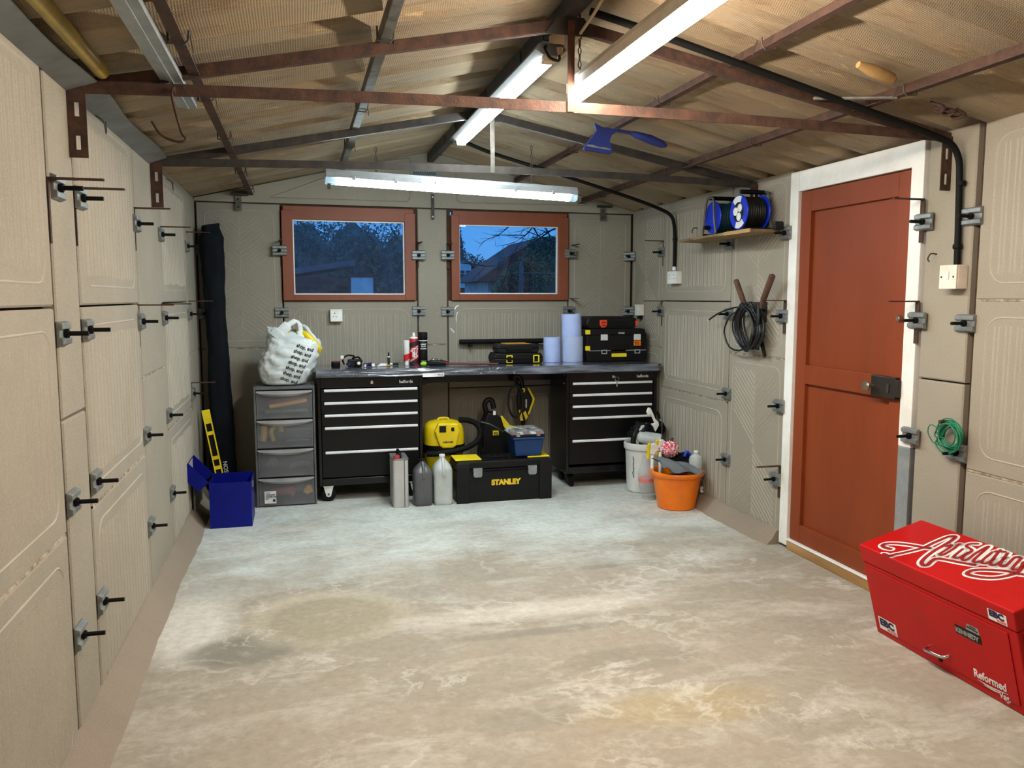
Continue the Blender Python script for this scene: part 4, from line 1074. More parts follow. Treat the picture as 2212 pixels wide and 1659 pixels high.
MB().tube([(.56, 6.075, ZB+.0085), (.655, 6.085, ZB+.0085)], .0082, 10).build('barrel', [WHITE], T, smooth=40)
MB().tube([(.6555, 6.085, ZB+.0085), (.70, 6.09, ZB+.0085)], .0088, 10).build('cap', [BLACK], T, smooth=40)
T = thing('glue_tube', 'small white and tan tube lying in front of the upright pen', 'tube', (.58, 5.99, ZB))
MB().tube([(.535, 5.985, ZB+.002), (.55, 5.986, ZB+.007), (.585, 5.99, ZB+.009), (.60, 5.99, ZB+.006)], [.003, .010, .009, .006], 10).build('body', [LABEL], T, smooth=60)
MB().tube([(.6003, 5.99, ZB+.006), (.625, 5.993, ZB+.006)], .006, 8).build('cap', [MUSTARD], T, smooth=60)
# tools lying right of the cans
T = thing('hacksaw', 'black and lime green handled hacksaw lying flat on the bench', 'saw', (1.1, 5.93, ZB))
MB().tube([(.885, 5.945, ZB+.016), (.91, 5.945, ZB+.018), (.97, 5.943, ZB+.016), (1.03, 5.94, ZB+.014)], [.010, .016, .014, .009], 10).build('handle', [BLACKM], T, smooth=60)
MB().tube([(.845, 5.945, ZB+.014), (.86, 5.945, ZB+.018), (.8848, 5.945, ZB+.017)], [.009, .017, .015], 10).build('handle_end', [mat('lime_green_plastic', (150, 190, 40), .4)], T, smooth=60)
MB().tube([(1.0305, 5.94, ZB+.012), (1.42, 5.91, ZB+.009)], .0055, 8).build('frame', [MAROON], T, smooth=60)
MB().box(1.0305, 1.42, 5.926, 5.928, ZB+.0005, ZB+.004).build('blade', [GREYST], T)
T = thing('screwdriver', 'red and black screwdriver lying behind the hacksaw', 'screwdriver', (1.0, 6.0, ZB))
MB().tube([(.905, 6.01, ZB+.020), (.93, 6.01, ZB+.022), (1.03, 6.0, ZB+.018), (1.06, 5.998, ZB+.015)], [.010, .017, .016, .008], 10).build('handle', [BLACK], T, smooth=60)
MB().box(.945, 1.05, 5.979, 5.984, ZB+.017, ZB+.024).build('red_inlay', [mat('red_grip', (196, 40, 40), .4)], T)
MB().tube([(1.0605, 5.998, ZB+.012), (1.28, 5.975, ZB+.006)], .0042, 8).build('shank', [MAROON], T, smooth=60)
for i, (x, y, lb) in enumerate(((.955, 6.10, 'left'), (.985, 6.12, 'middle'), (1.02, 6.10, 'right'))):
    tag(MB().lathe([(.0, .0), (.012, .001), (.013, .018), (.009, .022), (.009, .012), (0, .012)], M=Matrix.Translation((x, y, ZB+.028)) @ Matrix.Rotation(R(60+20*i), 4, 'X'), n=14).build('socket_bit', [CHROME], loc=(x, y, ZB+.028), smooth=40), f'{lb} one of three chrome sockets on a tray behind the screwdriver', 'socket', 'chrome sockets on the bench')
tag(MB().box(.925, 1.07, 6.07, 6.15, ZB, ZB+.012).build('socket_tray', [BLACK], loc=(1.0, 6.11, ZB), bevel=.003), 'flat black tray holding three chrome sockets behind the cans', 'tray')
# two flat cases
def flat_case(name, label, x0, x1, y0, y1, z0, z1, latch):
    T = thing(name, label, 'tool case', ((x0+x1)/2, (y0+y1)/2, z0))
    zm = z0 + (z1-z0)*.5
    c = .018
    for nm, a, b, s0, s1 in (('base', z0, zm-.001, c*.6, 0), ('lid', zm+.0005, z1, 0, c)):
        mb = MB(); mb.prism([(x0+s0, a), (x1-s0, a), (x1-s1, b), (x0+s1, b)], y0, y1, 'y')
        mb.build(nm, [BLACK], T, bevel=.006)
    mb = MB(); xm = (x0+x1)/2
    mb.box(xm-.10, xm-.085, y0-.022, y0-.0005, zm-.006, zm+.008).box(xm+.085, xm+.10, y0-.022, y0-.0005, zm-.006, zm+.008).box(xm-.10, xm+.10, y0-.030, y0-.0225, zm-.007, zm+.009)
    mb.build('handle', [BLACKM], T, bevel=.003)
    for xx in latch:
        mb = MB(); mb.box(xx-.024, xx-.016, y0-.0105, y0-.0005, z0+.006, z1-.014).box(xx+.016, xx+.024, y0-.0105, y0-.0005, z0+.006, z1-.014).box(xx-.016, xx+.016, y0-.0105, y0-.0005, z1-.022, z1-.014).box(xx-.016, xx+.016, y0-.0105, y0-.0005, z0+.006, z0+.012)
        mb.build('latch', [YELB], T, bevel=.002)
    return T
flat_case('tool_case', 'wide black case with two yellow latches, underneath on the bench', 1.405, 1.795, 5.99, 6.20, ZB, ZB+.078, (1.525, 1.735))
T = flat_case('tool_case', 'smaller black ribbed case lying on top of the case with yellow latches', 1.435, 1.765, 6.0, 6.19, ZB+.0795, ZB+.145, ())
MB().prism([(1.50, ZB+.146), (1.70, ZB+.146), (1.69, ZB+.150), (1.51, ZB+.150)], 6.02, 6.17, 'y').build('lid_panel', [MUSTARD], T)
# drain pipe leaning on wall
tag(MB().tube([(1.21, 6.345, 1.10), (1.93, 6.345, 1.10)], .019, 16).build('black_tube', [BLACKM], loc=(1.55, 6.345, 1.10), smooth=60), 'black plastic tube lying along the back wall above the bench', 'tube')
for xx in (1.30, 1.84): tag(MB().box(xx-.012, xx+.012, 6.33, 6.362, 1.0600, 1.0808).box(xx-.012, xx+.012, 6.362, yback(xx)-.001, 1.0600, 1.0858).build('pipe_bracket', [BLACKM], loc=(xx, 6.36, 1.07)), f"small black bracket under the {'left' if xx < 1.5 else 'right'} end of the wall tube", 'bracket')
# paper rolls
def roll(label, x, y, z, r, h, m_, lean=0.0, tail=True):
    T = thing('paper_roll', label, 'paper roll', (x, y, z), group='blue paper towel rolls on the bench')
    n = 40; mb = MB(); vs = []
    prof = [(r*.995, 0), (r, .004), (r*.993, h*.3), (r*1.0, h*.62), (r*.995, h-.005), (r*.985, h), (.022, h-.001), (.022, h-.05)]
    for q, zz in prof:
        for k in range(n):
            a = 2*PI*k/n; rr = q + (.0025*nz(math.cos(a)*2, zz*22, z*9) if q > .03 else 0)
            vs.append((x + rr*math.cos(a) + lean*zz, y + rr*math.sin(a), z+zz))
    fs = []
    for i in range(len(prof)-1):
        for k in range(n): fs.append((i*n+k, i*n+(k+1) % n, (i+1)*n+(k+1) % n, (i+1)*n+k))
    fs += [tuple(range(n))[::-1], tuple((len(prof)-1)*n+k for k in range(n))]
    mb.add(vs, fs); mb.build('roll', [m_], T, smooth=50)
    if tail:
        mb = MB()
        def tl(u, v):
            a = -1.9 + u*1.1; rr = r*1.006 + .004*math.sin(v*9+u*5)*u
            return (x + rr*math.cos(a) + lean*(h*v), y + rr*math.sin(a), z + h*(1.0 - .96*(1-v)) + (.010*u*v))
        mb.grid(tl, 12, 6); mb.build('loose_sheet', [m_], T, smooth=60)
    return T
roll('short blue paper roll standing alone beside the flat cases', 1.892, 6.09, ZB, .066, .190, PAPER)
roll('lower paper roll of the stack of two', 2.060, 6.09, ZB, .084, .192, PAPERG)
roll('upper paper roll of the stack of two', 2.054, 6.09, ZB+.1925, .078, .176, PAPER, lean=-.03)
# big black toolbox with organiser base, plus drill case on top
T = thing('tool_box', 'large black tool box with yellow handle standing at the right end of the bench', 'tool box', (2.40, 6.14, ZB))
x0, x1, y0, y1, z0 = 2.148, 2.655, 6.01, 6.27, ZB
mb = MB(); mb.prism([(x0+.008, z0), (x1-.008, z0), (x1, z0+.080), (x0, z0+.080)], y0, y1, 'y'); mb.build('organiser_base', [BLACK], T, bevel=.005)
mb = MB(); mb.prism([(x0+.004, z0+.0835), (x1-.004, z0+.0835), (x1-.004, z0+.205), (x0+.004, z0+.205)], y0+.006, y1, 'y'); mb.build('body', [BLACK], T, bevel=.005)
mb = MB(); mb.prism([(x0+.004, z0+.2055), (x1-.004, z0+.2055), (x1-.02, z0+.250), (x1-.05, z0+.256), (x0+.05, z0+.256), (x0+.02, z0+.250)], y0+.004, y1, 'y'); mb.build('lid', [BLACK], T, bevel=.005)
mb = MB()
for a, b in ((x0+.02, x0+.20), (x1-.18, x1-.01)): mb.box(a, b, y0-.005, y0+.003, z0+.0805, z0+.0885)
mb.build('grey_trim', [mat('mid_grey_plastic', (128, 128, 134), .4)], T, bevel=.002)
for xx in (x0+.145, x1-.085):
    mb = MB(); mb.box(xx-.024, xx-.015, y0-.010, y0-.0055, z0+.058, z0+.092).box(xx+.015, xx+.024, y0-.010, y0-.0055, z0+.058, z0+.092).box(xx-.015, xx+.015, y0-.010, y0-.0055, z0+.058, z0+.066).box(xx-.015, xx+.015, y0-.010, y0-.0055, z0+.084, z0+.092)
    mb.build('base_clip', [mat('pale_grey_plastic', (150, 152, 160), .4)], T, bevel=.002)
for xx in (x0+.145, x1-.085):
    mb = MB()
    for k in range(5): mb.box(xx-.026+k*.0108, xx-.018+k*.0108, y0-.012, y0+.0035, z0+.168, z0+.208)
    mb.box(xx-.027, xx+.027, y0-.008, y0+.0035, z0+.165, z0+.211)
    mb.build('metal_latch', [LABEL], T)
MB().box(x0+.206, x0+.330, y0-.016, y0-.0005, z0+.034, z0+.062).build('yellow_handle', [YELB], T, bevel=.004)
MB().box(x0+.215, x0+.345, y0-.008, y0+.0055, z0+.088, z0+.128).build('front_handle', [BLACKM], T, bevel=.006)
for zz in (z0+.212, z0+.086): MB().box(x0-.004, x0+.030, y0-.006, y0+.024, zz, zz+.036).build('corner_clip', [YELB], T, bevel=.004)
q = MB().box(x1-.112, x1-.055, y0-.004, y0+.0055, z0+.120, z0+.160).build('orange_sticker', [ORANGE], T)
text_mb('Y1', .034, TF(x1-.108, y0-.0044, z0+.127), .001).build('lettering', [BTEXT], q)
text_mb('TSTAK', .018, TF(x0+.262, y0-.0002, z0+.214), .0004).build('lettering', [WTEXT], T)
T = thing('drill_case', 'black rounded power tool case with orange latches on top of the large tool box', 'tool case', (2.36, 6.13, ZB+.2565))
x0, x1, z0 = 2.150, 2.575, ZB+.2565
pr = [(x0+.03, z0), (x1-.03, z0), (x1, z0+.025), (x1+.004, z0+.050), (x1-.012, z0+.078), (x1-.05, z0+.092), (x0+.05, z0+.094), (x0+.012, z0+.082), (x0-.006, z0+.050), (x0, z0+.025)]
MB().prism(pr, 6.015, 6.255, 'y').build('shell', [BLACK], T, bevel=.012)
MB().box(x0+.19, x1-.09, 6.007, 6.0145, z0+.020, z0+.050).build('handle', [BLACKM], T, bevel=.003)
for xx in (x0+.135, x1-.010):
    MB().prism([(xx-.030, z0+.068), (xx+.030, z0+.068), (xx+.030, z0+.030), (xx+.016, z0+.008), (xx-.016, z0+.008), (xx-.030, z0+.030)] if xx < 2.4 else [(xx-.012, z0+.062), (xx+.010, z0+.058), (xx+.010, z0+.026), (xx-.012, z0+.018)], 6.004, 6.0145, 'y').build('orange_latch', [ORREL], T, bevel=.003)
MB().box(x0+.120, x0+.150, 6.001, 6.0038, z0+.046, z0+.051).box(x0+.123, x0+.147, 6.001, 6.0038, z0+.024, z0+.028).build('latch_slots', [BLACKM], T)

# ---- drawer tower with bag on top
T = thing('drawer_tower', 'grey plastic four drawer tower with smoky drawers left of the bench', 'drawer unit', (-.12, 6.0, 0))
x0, x1, y0, y1 = -.322, .084, 5.812, 6.18
mb = MB(); mb.box(x0, x0+.014, y0, y1, 0, .838).box(x1-.014, x1, y0, y1, 0, .838).box(x0+.014, x1-.014, y1-.01, y1, 0, .838).box(x0+.014, x1-.014, y0, y1-.01, .818, .838)
for z in (.006, .208, .412, .615): mb.box(x0+.014, x1-.014, y0+.004, y1-.01, z, z+.008)
mb.build('frame', [TOWERF], T, bevel=.003)
for z in (.016, .218, .422, .625):
    h = .186
    d = MB()
    def bow(u, v): return (x0+.018 + u*(x1-x0-.036), y0-.002 - .010*math.sin(PI*u), z + v*h)
    d.grid(bow, 14, 3); d.box(x0+.018, x0+.021, y0+.002, y1-.03, z, z+h-.03).box(x1-.021, x1-.018, y0+.002, y1-.03, z, z+h-.03)
    dr = d.build('drawer', [SMOKE], T, smooth=60)
    mb = MB(); vs = []
    for i in range(15):
        u = i/14; x = x0+.017 + u*(x1-x0-.034); y = y0-.004 - .012*math.sin(PI*u); sag = .028*math.sin(PI*u)**.6
        vs += [(x, y-.014, z+h), (x, y-.016, z+h-.008-sag*.55), (x, y-.002, z+h-.012-sag), (x, y+.004, z+h)]
    fs = [(0,1,2,3), (56,59,58,57)]
    for i in range(14):
        for k in range(4): fs.append((i*4+k, i*4+4+k, i*4+4+(k+1) % 4, i*4+(k+1) % 4))
    mb.add(vs, fs); mb.build('pull_lip', [mat('pale_tower_lip', (150, 150, 152), .35)], dr, smooth=40)
lb = MB(); lb.add([(-.270, y0-.0085, .028), (-.192, y0-.0125, .028), (-.192, y0-.0125, .114), (-.270, y0-.0085, .114)], [(0,1,2,3)])
q = lb.build('product_label', [LABEL], T)
for s_, zz, sz in (('4 DRAWER', .086, .0125), ('TOWER UNIT', .072, .0125)): text_mb(s_, sz, TF(-.262, y0-.0135, zz, -2.5), .0003).build('lettering', [BTEXT], q)
MB().box(-.262, -.232, y0-.0116, y0-.0112, .1015, .1055).box(-.262, -.240, y0-.0112, y0-.0108, .062, .0645).box(-.262, -.246, y0-.0112, y0-.0108, .057, .059).build('small_print', [GREYST], q)
MB().box(-.214, -.199, y0-.0140, y0-.0136, .040, .058).build('print_block', [BTEXT], q)
# contents
def blob(name, label, cat, m_, pts, r, flat=.6):
    mb = MB().tube(cr(pts, 6), r, 10, sq=flat)
    return tag(mb.build(name, [m_], loc=pts[0], smooth=70), label, cat)
blob('folded_cloth', 'orange yellow cloth in the top drawer of the tower', 'cloth', MUSTARD, [(-.22, 5.85, .70), (-.10, 5.85, .716), (.03, 5.86, .735)], .026)
blob('folded_cloth', 'dark red cloth behind the yellow one in the top drawer', 'cloth', MAROON, [(-.22, 5.93, .70), (-.05, 5.93, .75), (.04, 5.93, .76)], .045)
blob('folded_cloth', 'green grey cloth at the bottom of the top drawer', 'cloth', mat('green_grey_cloth', (70, 88, 76), .9), [(-.25, 5.88, .660), (-.05, 5.88, .662), (.04, 5.88, .66)], .026)
blob('work_glove', 'tan work glove standing at the left of the second drawer', 'glove', TANG, [(-.272, 5.86, .46), (-.262, 5.86, .52), (-.266, 5.86, .565)], .030, .8)
blob('work_glove', 'tan and black work glove curled in the second drawer', 'glove', TANG, [(-.20, 5.86, .455), (-.215, 5.86, .52), (-.19, 5.86, .56), (-.155, 5.86, .555), (-.145, 5.86, .52)], .020, .8)
for k, z in enumerate((.452, .478, .504, .530, .556)): blob('folded_cloth', f"folded navy cloth in the second drawer, {('lowest', 'second lowest', 'middle', 'second from top', 'topmost')[k]} of the pile", 'cloth', NAVYC, [(-.11, 5.86, z), (0, 5.855, z+.004), (.05, 5.87, z)], .0125).__setitem__('group', 'navy cloths in the second drawer')
blob('folded_cloth', 'dark blue cloth in the third drawer', 'cloth', NAVYC, [(-.25, 5.87, .28), (-.22, 5.87, .32), (-.20, 5.87, .285)], .05)
blob('folded_cloth', 'dark grey cloth in the third drawer', 'cloth', mat('dark_grey_cloth', (66, 68, 74), .9), [(-.10, 5.89, .27), (.0, 5.89, .285), (.03, 5.89, .27)], .042)
blob('folded_cloth', 'maroon cloth in the bottom drawer behind the label', 'cloth', MAROON, [(-.24, 5.88, .08), (-.12, 5.87, .10), (-.07, 5.87, .08)], .055)
blob('folded_cloth', 'mustard cloth at the right of the bottom drawer', 'cloth', MUSTARD, [(.01, 5.88, .075), (.03, 5.88, .11), (.04, 5.88, .08)], .04)

# carrier bag: crumpled white plastic
T = thing('carrier_bag', 'full white plastic carrier bag with printed words standing on the drawer tower', 'bag', (-.10, 5.96, .8385))
by = 5.97
def bagsec(v):      # centre x, half width, half depth, z
    K = [(0, -.115, .105, .085, .0), (.05, -.118, .150, .125, .012), (.2, -.108, .180, .150, .085), (.4, -.088, .196, .155, .165), (.58, -.062, .194, .150, .235), (.72, -.045, .186, .135, .290), (.86, -.052, .172, .105, .345), (1.0, -.066, .158, .065, .395)]
    for a, b in zip(K[:-1], K[1:]):
        if a[0] <= v <= b[0]:
            t = (v-a[0])/(b[0]-a[0]); return [p+(q-p)*t for p, q in zip(a[1:], b[1:])]
    return K[-1][1:]
def bagpt(u, v, off=0.0):
    cx, hw, hd, z = bagsec(v); a = 2*PI*u
    c, s_ = math.cos(a), math.sin(a)
    wr = .012*nz(c*3+v*7, s_*3, v*9) + .007*nz(c*8, s_*8+v*12, v*26) + .004*nz(c*15, s_*15, v*44)
    ex = .75
    x = math.copysign(abs(c)**ex, c); y = math.copysign(abs(s_)**ex, s_)
    drop = 0.0
    if v > .8:      # mouth: right side lower, sides pulled up to the handles
        k = (v-.8)/.2
        drop = k*(.125*max(0, c)**1.2 + .02*max(0, -s_)) - k*.012*max(0, -c)
    return Vector((-.0 + cx + x*(hw+wr+off), by + y*(hd+wr+off), .8390 + z + wr*.2*(v > .1) - drop))
MB().grid(lambda u, v: bagpt(u, v), 88, 46, cu=True).build('bag_body', [BAGM], T, smooth=80)
def hloop(pts, w_): return MB().tube(cr(pts, 8), [q*.14 for q in w_], 10, sq=5.0)
hloop([(-.165, 5.885, 1.17), (-.125, 5.885, 1.215), (-.075, 5.895, 1.262), (-.030, 5.905, 1.284), (-.004, 5.905, 1.262), (.003, 5.900, 1.21), (.000, 5.875, 1.13), (-.005, 5.850, 1.06)], [.075]*8 + [.050]*8 + [.026]*8 + [.016]*8 + [.022]*8 + [.036]*8 + [.060]*9).build('handle', [BAGM], T, smooth=70)
hloop([(.000, 5.985, 1.225), (.012, 5.975, 1.250), (.040, 5.965, 1.240), (.075, 5.955, 1.185), (.108, 5.95, 1.135), (.125, 5.95, 1.08)], [.016]*8 + [.014]*8 + [.016]*8 + [.022]*8 + [.034]*9).build('handle', [BAGM], T, smooth=70)
MB().grid(lambda u, v: (-.225 + .13*u + .008*nz(u*5, v*4), 5.955 + .01*nz(u*4, v*3, 2), 1.14 + v*(.105 - .03*u*u) + .01*nz(u*6, 1)), 12, 8).build('loose_corner', [BAGM], T, smooth=80)
def bagwarp(v):      # push printed text onto the bag front
    best = None
    z = v.z
    lo, hi = 0.0, .8
    for _ in range(24):
        m = (lo+hi)/2
        if .839 + bagsec(m)[3] < z: lo = m
        else: hi = m
    cx, hw, hd, zz = bagsec(lo)
    xx = max(-.995, min(.995, (v.x - cx)/hw)); c = math.copysign(abs(xx)**(1/.75), xx)
    u = (2*PI - math.acos(max(-1, min(1, c))))/(2*PI)
    p = bagpt(u, lo, .005)
    return Vector((v.x, p.y, z))
for k in range(7):
    text_mb('shop, and', .035, TF(-.030 - .019*k, by, 1.112 - .037*k, 0, 90, -20), .0009, .88, warp=bagwarp, thick=.0001).build('lettering', [BTEXT], T)
tag(MB().tube(cr([(-.02, 5.93, 1.20), (.03, 5.91, 1.195), (.07, 5.895, 1.160), (.115, 5.90, 1.105), (.12, 5.93, 1.07)], 8), .022, 10).build('yellow_cable', [YELLOW], loc=(.03, 5.92, 1.19), smooth=60), 'yellow rubbery tube showing in the mouth of the carrier bag', 'tube')
tag(MB().tube(cr([(-.09, 5.93, 1.20), (-.07, 5.91, 1.195), (-.05, 5.915, 1.185)], 8), .020, 10).build('yellow_cloth', [YELLOW], loc=(-.08, 5.92, 1.195), smooth=60), 'yellow lump seen through the handle of the carrier bag', 'cloth')

# ================================================================== ON THE FLOOR
T = thing('metal_can', 'tall narrow grey metal can with red spout on the floor, leftmost of the three containers', 'can', (.645, 5.68, 0))
MB().prism(rrect(.592, .698, 5.565, 5.80, .018), 0, .335, 'z').build('body', [CANM], T, bevel=.004)
MB().prism(rrect(.589, .701, 5.562, 5.803, .020), .3353, .343, 'z').build('rim', [GALV], T, bevel=.002)
MB().box(.668, .671, 5.5615, 5.5645, .004, .334).build('seam', [BLACKM], T)
MB().tube(cr([(.645, 5.60, .343), (.645, 5.61, .372), (.645, 5.70, .376), (.645, 5.76, .372), (.645, 5.775, .343)], 5), .009, 8).build('handle', [BLACKM], T, smooth=60)
MB().lathe([(.022, .343), (.024, .352), (.022, .364), (0, .365)], (.618, 5.583, 0), 18).build('cap', [mat('red_cap', (180, 60, 56), .4)], T, smooth=40)
def jug(label, xc, yc, w_, d_, h, m_, m_cap, liquid, handle_m):
    T = thing('plastic_jug', label, 'jug', (xc, yc, 0))
    def sec(v):
        K = [(0, .90, 0), (.03, .98, .012), (.1, 1, .03), (.66, 1, h*.66), (.74, .95, h*.73), (.83, .78, h*.80), (.91, .50, h*.87), (.96, .30, h*.915), (1, .26, h*.955)]
        for a, b in zip(K[:-1], K[1:]):
            if a[0] <= v <= b[0]:
                t = (v-a[0])/(b[0]-a[0]); return a[1]+(b[1]-a[1])*t, a[2]+(b[2]-a[2])*t
    def f(u, v):
        k, z = sec(v); a = 2*PI*u; c, s_ = math.cos(a), math.sin(a)
        e = .45 if v < .8 else .45 + (v-.8)*2.6
        return (xc + math.copysign(abs(c)**e, c)*w_/2*k, yc + math.copysign(abs(s_)**e, s_)*d_/2*k, z)
    mb = MB().grid(f, 48, 40, cu=True); n = 48
    mb.f += [list(range(n))[::-1], [39*n+k for k in range(n)]]; mb.m += [0, 0]
    mb.build('body', [m_], T, smooth=50)
    MB().lathe([(.020, h*.956), (.022, h*.96), (.022, h*.995), (.019, h), (0, h)], (xc, yc, 0), 20).build('cap', [m_cap], T, smooth=40)
    MB().tube(cr([(xc, yc-d_*.17, h*.93), (xc, yc-d_*.30, h*.86), (xc, yc-d_*.42, h*.78), (xc, yc-d_*.50, h*.67), (xc, yc-d_*.50, h*.60)], 5), [.012]*10+[.011]*11, 8, sq=.9).build('handle', [handle_m], T, smooth=60)
    if liquid:
        mb = MB()
        def g(u, v):
            x, y, z = f(u, min(v*.58, .58)); return (xc+(x-xc)*.975, yc+(y-yc)*.975, .004 + z*.985)
        mb.grid(g, 48, 14, cu=True); mb.f += [list(range(n))[::-1], [13*n+k for k in range(n)]]; mb.m += [0, 0]
        mb.build('liquid', [liquid], T, smooth=50)
    return T
jug('dark grey plastic jug on the floor, middle of the three containers', .803, 5.635, .132, .15, .325, JUGG, BLACK, None, JUGG)
jug('milky plastic jug half full of pale liquid beside the large black tool chest', .943, 5.63, .135, .15, .350, JUGW, WHITE, JUGL, JUGW)

# long black tool chest on the floor
T = thing('tool_chest', 'long black plastic tool chest with yellow lettering on the floor in front of the bench', 'tool box', (1.38, 5.69, 0))
x0, x1, y0, y1 = 1.030, 1.735, 5.560, 5.83
MB().prism([(x0+.012, 0), (x1-.012, 0), (x1, .228), (x0, .228)], y0+.012, y1, 'y').build('body', [BLACK], T, bevel=.006)
for a, b in ((x0+.004, x0+.096), (x1-.096, x1-.004)):
    mb = MB(); mb.prism([(y0, 0), (y0+.0117, 0), (y0+.0117, .288), (y0+.002, .288), (y0-.004, .255)], a, b, 'x'); mb.build('corner_guard', [BLACK], T, bevel=.004)
MB().prism([(x0+.03, .2285), (x1-.03, .2285), (x1-.03, .2385), (x0+.03, .2385)], y0-.002, y1, 'y').build('lid_seam', [BLACKM], T, bevel=.002)
MB().prism([(x0, .239), (x1, .239), (x1-.012, .296), (x0+.012, .296)], y0+.012, y1, 'y').build('lid', [BLACK], T, bevel=.008)
for a, b in ((x0+.006, x0+.195), (x1-.17, x1-.006)): MB().box(a, b, y0+.05, y1-.03, .2965, .306).build('lid_organiser', [YELB], T, bevel=.004)
mb = MB()
for k in range(5): mb.box(x0+.24+k*.05, x0+.27+k*.05, y0+.07, y1-.06, .2965, .3005)
mb.box(x0+.25, x0+.48, y0+.09, y0+.12, .3006, .310); mb.build('top_handle', [BLACKM], T, bevel=.002)
for xx in (x0+.155, x1-.150):
    mb = MB(); mb.prism([(xx-.032, .250), (xx+.032, .250), (xx+.030, .196), (xx+.022, .186), (xx-.022, .186), (xx-.030, .196)], y0-.008, y0+.0115, 'y')
    for k in range(6): mb.box(xx-.024+k*.009, xx-.020+k*.009, y0-.010, y0-.0081, .194, .246)
    mb.build('latch', [GALVL], T)
text_mb('STANLEY', .0520, TF(x0+.258, y0+.0112, .122), .0035, .98).build('lettering', [YTEXT], T)
# blue tub + organiser
T = thing('storage_tub', 'petrol blue plastic tub standing on the right end of the black tool chest', 'tub', (1.58, 5.73, .3065))
zt = .3065; a, b = (1.478, 1.668, 5.62, 5.82), (1.462, 1.684, 5.60, 5.828)
mb = MB(); mb.frustum(a, zt, b, zt+.125); mb.build('body', [BLUEP], T, bevel=.008)
MB().box(1.452, 1.694, 5.590, 5.829, zt+.1255, zt+.142).build('lid', [BLUEP], T, bevel=.006)
T = thing('parts_organiser', 'clear lidded organiser of small bits lying on the blue tub', 'organiser', (1.56, 5.71, zt+.1425))
z = zt+.1425; x0, x1, y0, y1 = 1.440, 1.690, 5.600, 5.825
MB().box(x0, x1, y0, y1, z, z+.018).build('base', [BLACK], T, bevel=.004)
for k in range(5):
    for j in range(3): MB().box(x0+.012+k*.047, x0+.046+k*.047, y0+.012+j*.07, y0+.07+j*.07, z+.0185, z+.030 + .006*((k*3+j*5) % 3)).build('compartment', [(MAROON, GALVL, LABEL, BLACK)[(k*2+j) % 4]], T)
MB().prism([(x0, z+.0185), (x1, z+.0185), (x1-.02, z+.052), (x0+.02, z+.052)], y0, y1, 'y').build('clear_lid', [CLEAR], T, bevel=.005)
for xx in (x0+.05, x1-.05): MB().box(xx-.014, xx+.014, y0-.008, y0-.001, z+.006, z+.034).build('clip', [CHROME], T, bevel=.002)

# wet and dry vacuum
T = thing('vacuum_cleaner', 'yellow and black tub vacuum cleaner under the bench left of centre', 'vacuum cleaner', (1.02, 6.02, 0))
MB().lathe([(.115, .06), (.135, .09), (.145, .26), (.150, .30), (0, .301)], (1.02, 6.02, 0), 36).build('tub', [YELLOW], T, smooth=40)
MB().lathe([(.158, .3015), (.162, .325), (.160, .362), (0, .363)], (1.02, 6.02, 0), 36).build('black_rim', [BLACK], T, smooth=40)
def head(u, v):
    a = 2*PI*u; c, s_ = math.cos(a), math.sin(a); e = .7
    k = (1, 1.0, .985, .93, .82, .60, .30, .0)[min(7, int(v*7))]; 
    q = v*7; i = min(6, int(q)); t = q-i
    R_ = (1, 1.0, .985, .95, .88, .74, .45, .0); Z_ = (0, .04, .08, .115, .14, .160, .172, .175)
    k = R_[i]+(R_[i+1]-R_[i])*t; z = Z_[i]+(Z_[i+1]-Z_[i])*t
    return (1.02 + math.copysign(abs(c)**e, c)*.152*k, 6.02 + math.copysign(abs(s_)**e, s_)*.145*k, .3635+z)
MB().grid(head, 48, 26, cu=True).build('motor_head', [YELLOW], T, smooth=60)
mb = MB(); mb.prism([(.955, .535), (1.105, .530), (1.118, .47), (1.088, .365), (1.065, .347), (.990, .347), (.965, .365), (.930, .47)], 5.852, 5.90, 'y'); mb.build('front_panel', [YELLOW], T, bevel=.012)
MB().box(.962, 1.012, 5.846, 5.8515, .468, .516).build('power_socket', [BLACK], T, bevel=.003)
MB().box(1.050, 1.072, 5.846, 5.8515, .474, .502).build('rocker_switch', [BLACK], T, bevel=.002)
text_mb('KÄRCHER', .017, TF(.988, 5.8515, .388), .0008).build('lettering', [BTEXT], T)
MB().tube(cr([(.975, 6.02, .525), (.985, 6.02, .545), (1.02, 6.02, .550), (1.055, 6.02, .545), (1.065, 6.02, .525)], 5), .009, 8).build('carry_handle', [YELLOW], T, smooth=60)
hp = cr([(1.13, 5.98, .535), (1.20, 5.98, .530), (1.26, 5.96, .505), (1.285, 5.93, .45), (1.26, 5.90, .39), (1.18, 5.88, .345), (1.05, 5.85, .322), (.93, 5.83, .315), (.865, 5.84, .315)], 14)
MB().tube(hp, [.0200 + .0022*(i % 2) for i in range(len(hp))], 12).build('hose', [BLACKM], T, smooth=30)
for k in range(4):
    a = R(45+90*k); MB().lathe([(0, 0), (.022, .004), (.026, .026), (.022, .048), (0, .052)], (1.02+.10*math.cos(a), 6.02+.10*math.sin(a), 0), 14).build('castor', [BLACK], T, smooth=50)
MB().box(.93, 1.11, 5.93, 6.11, .0525, .0595).build('base_plate', [BLACK], T)

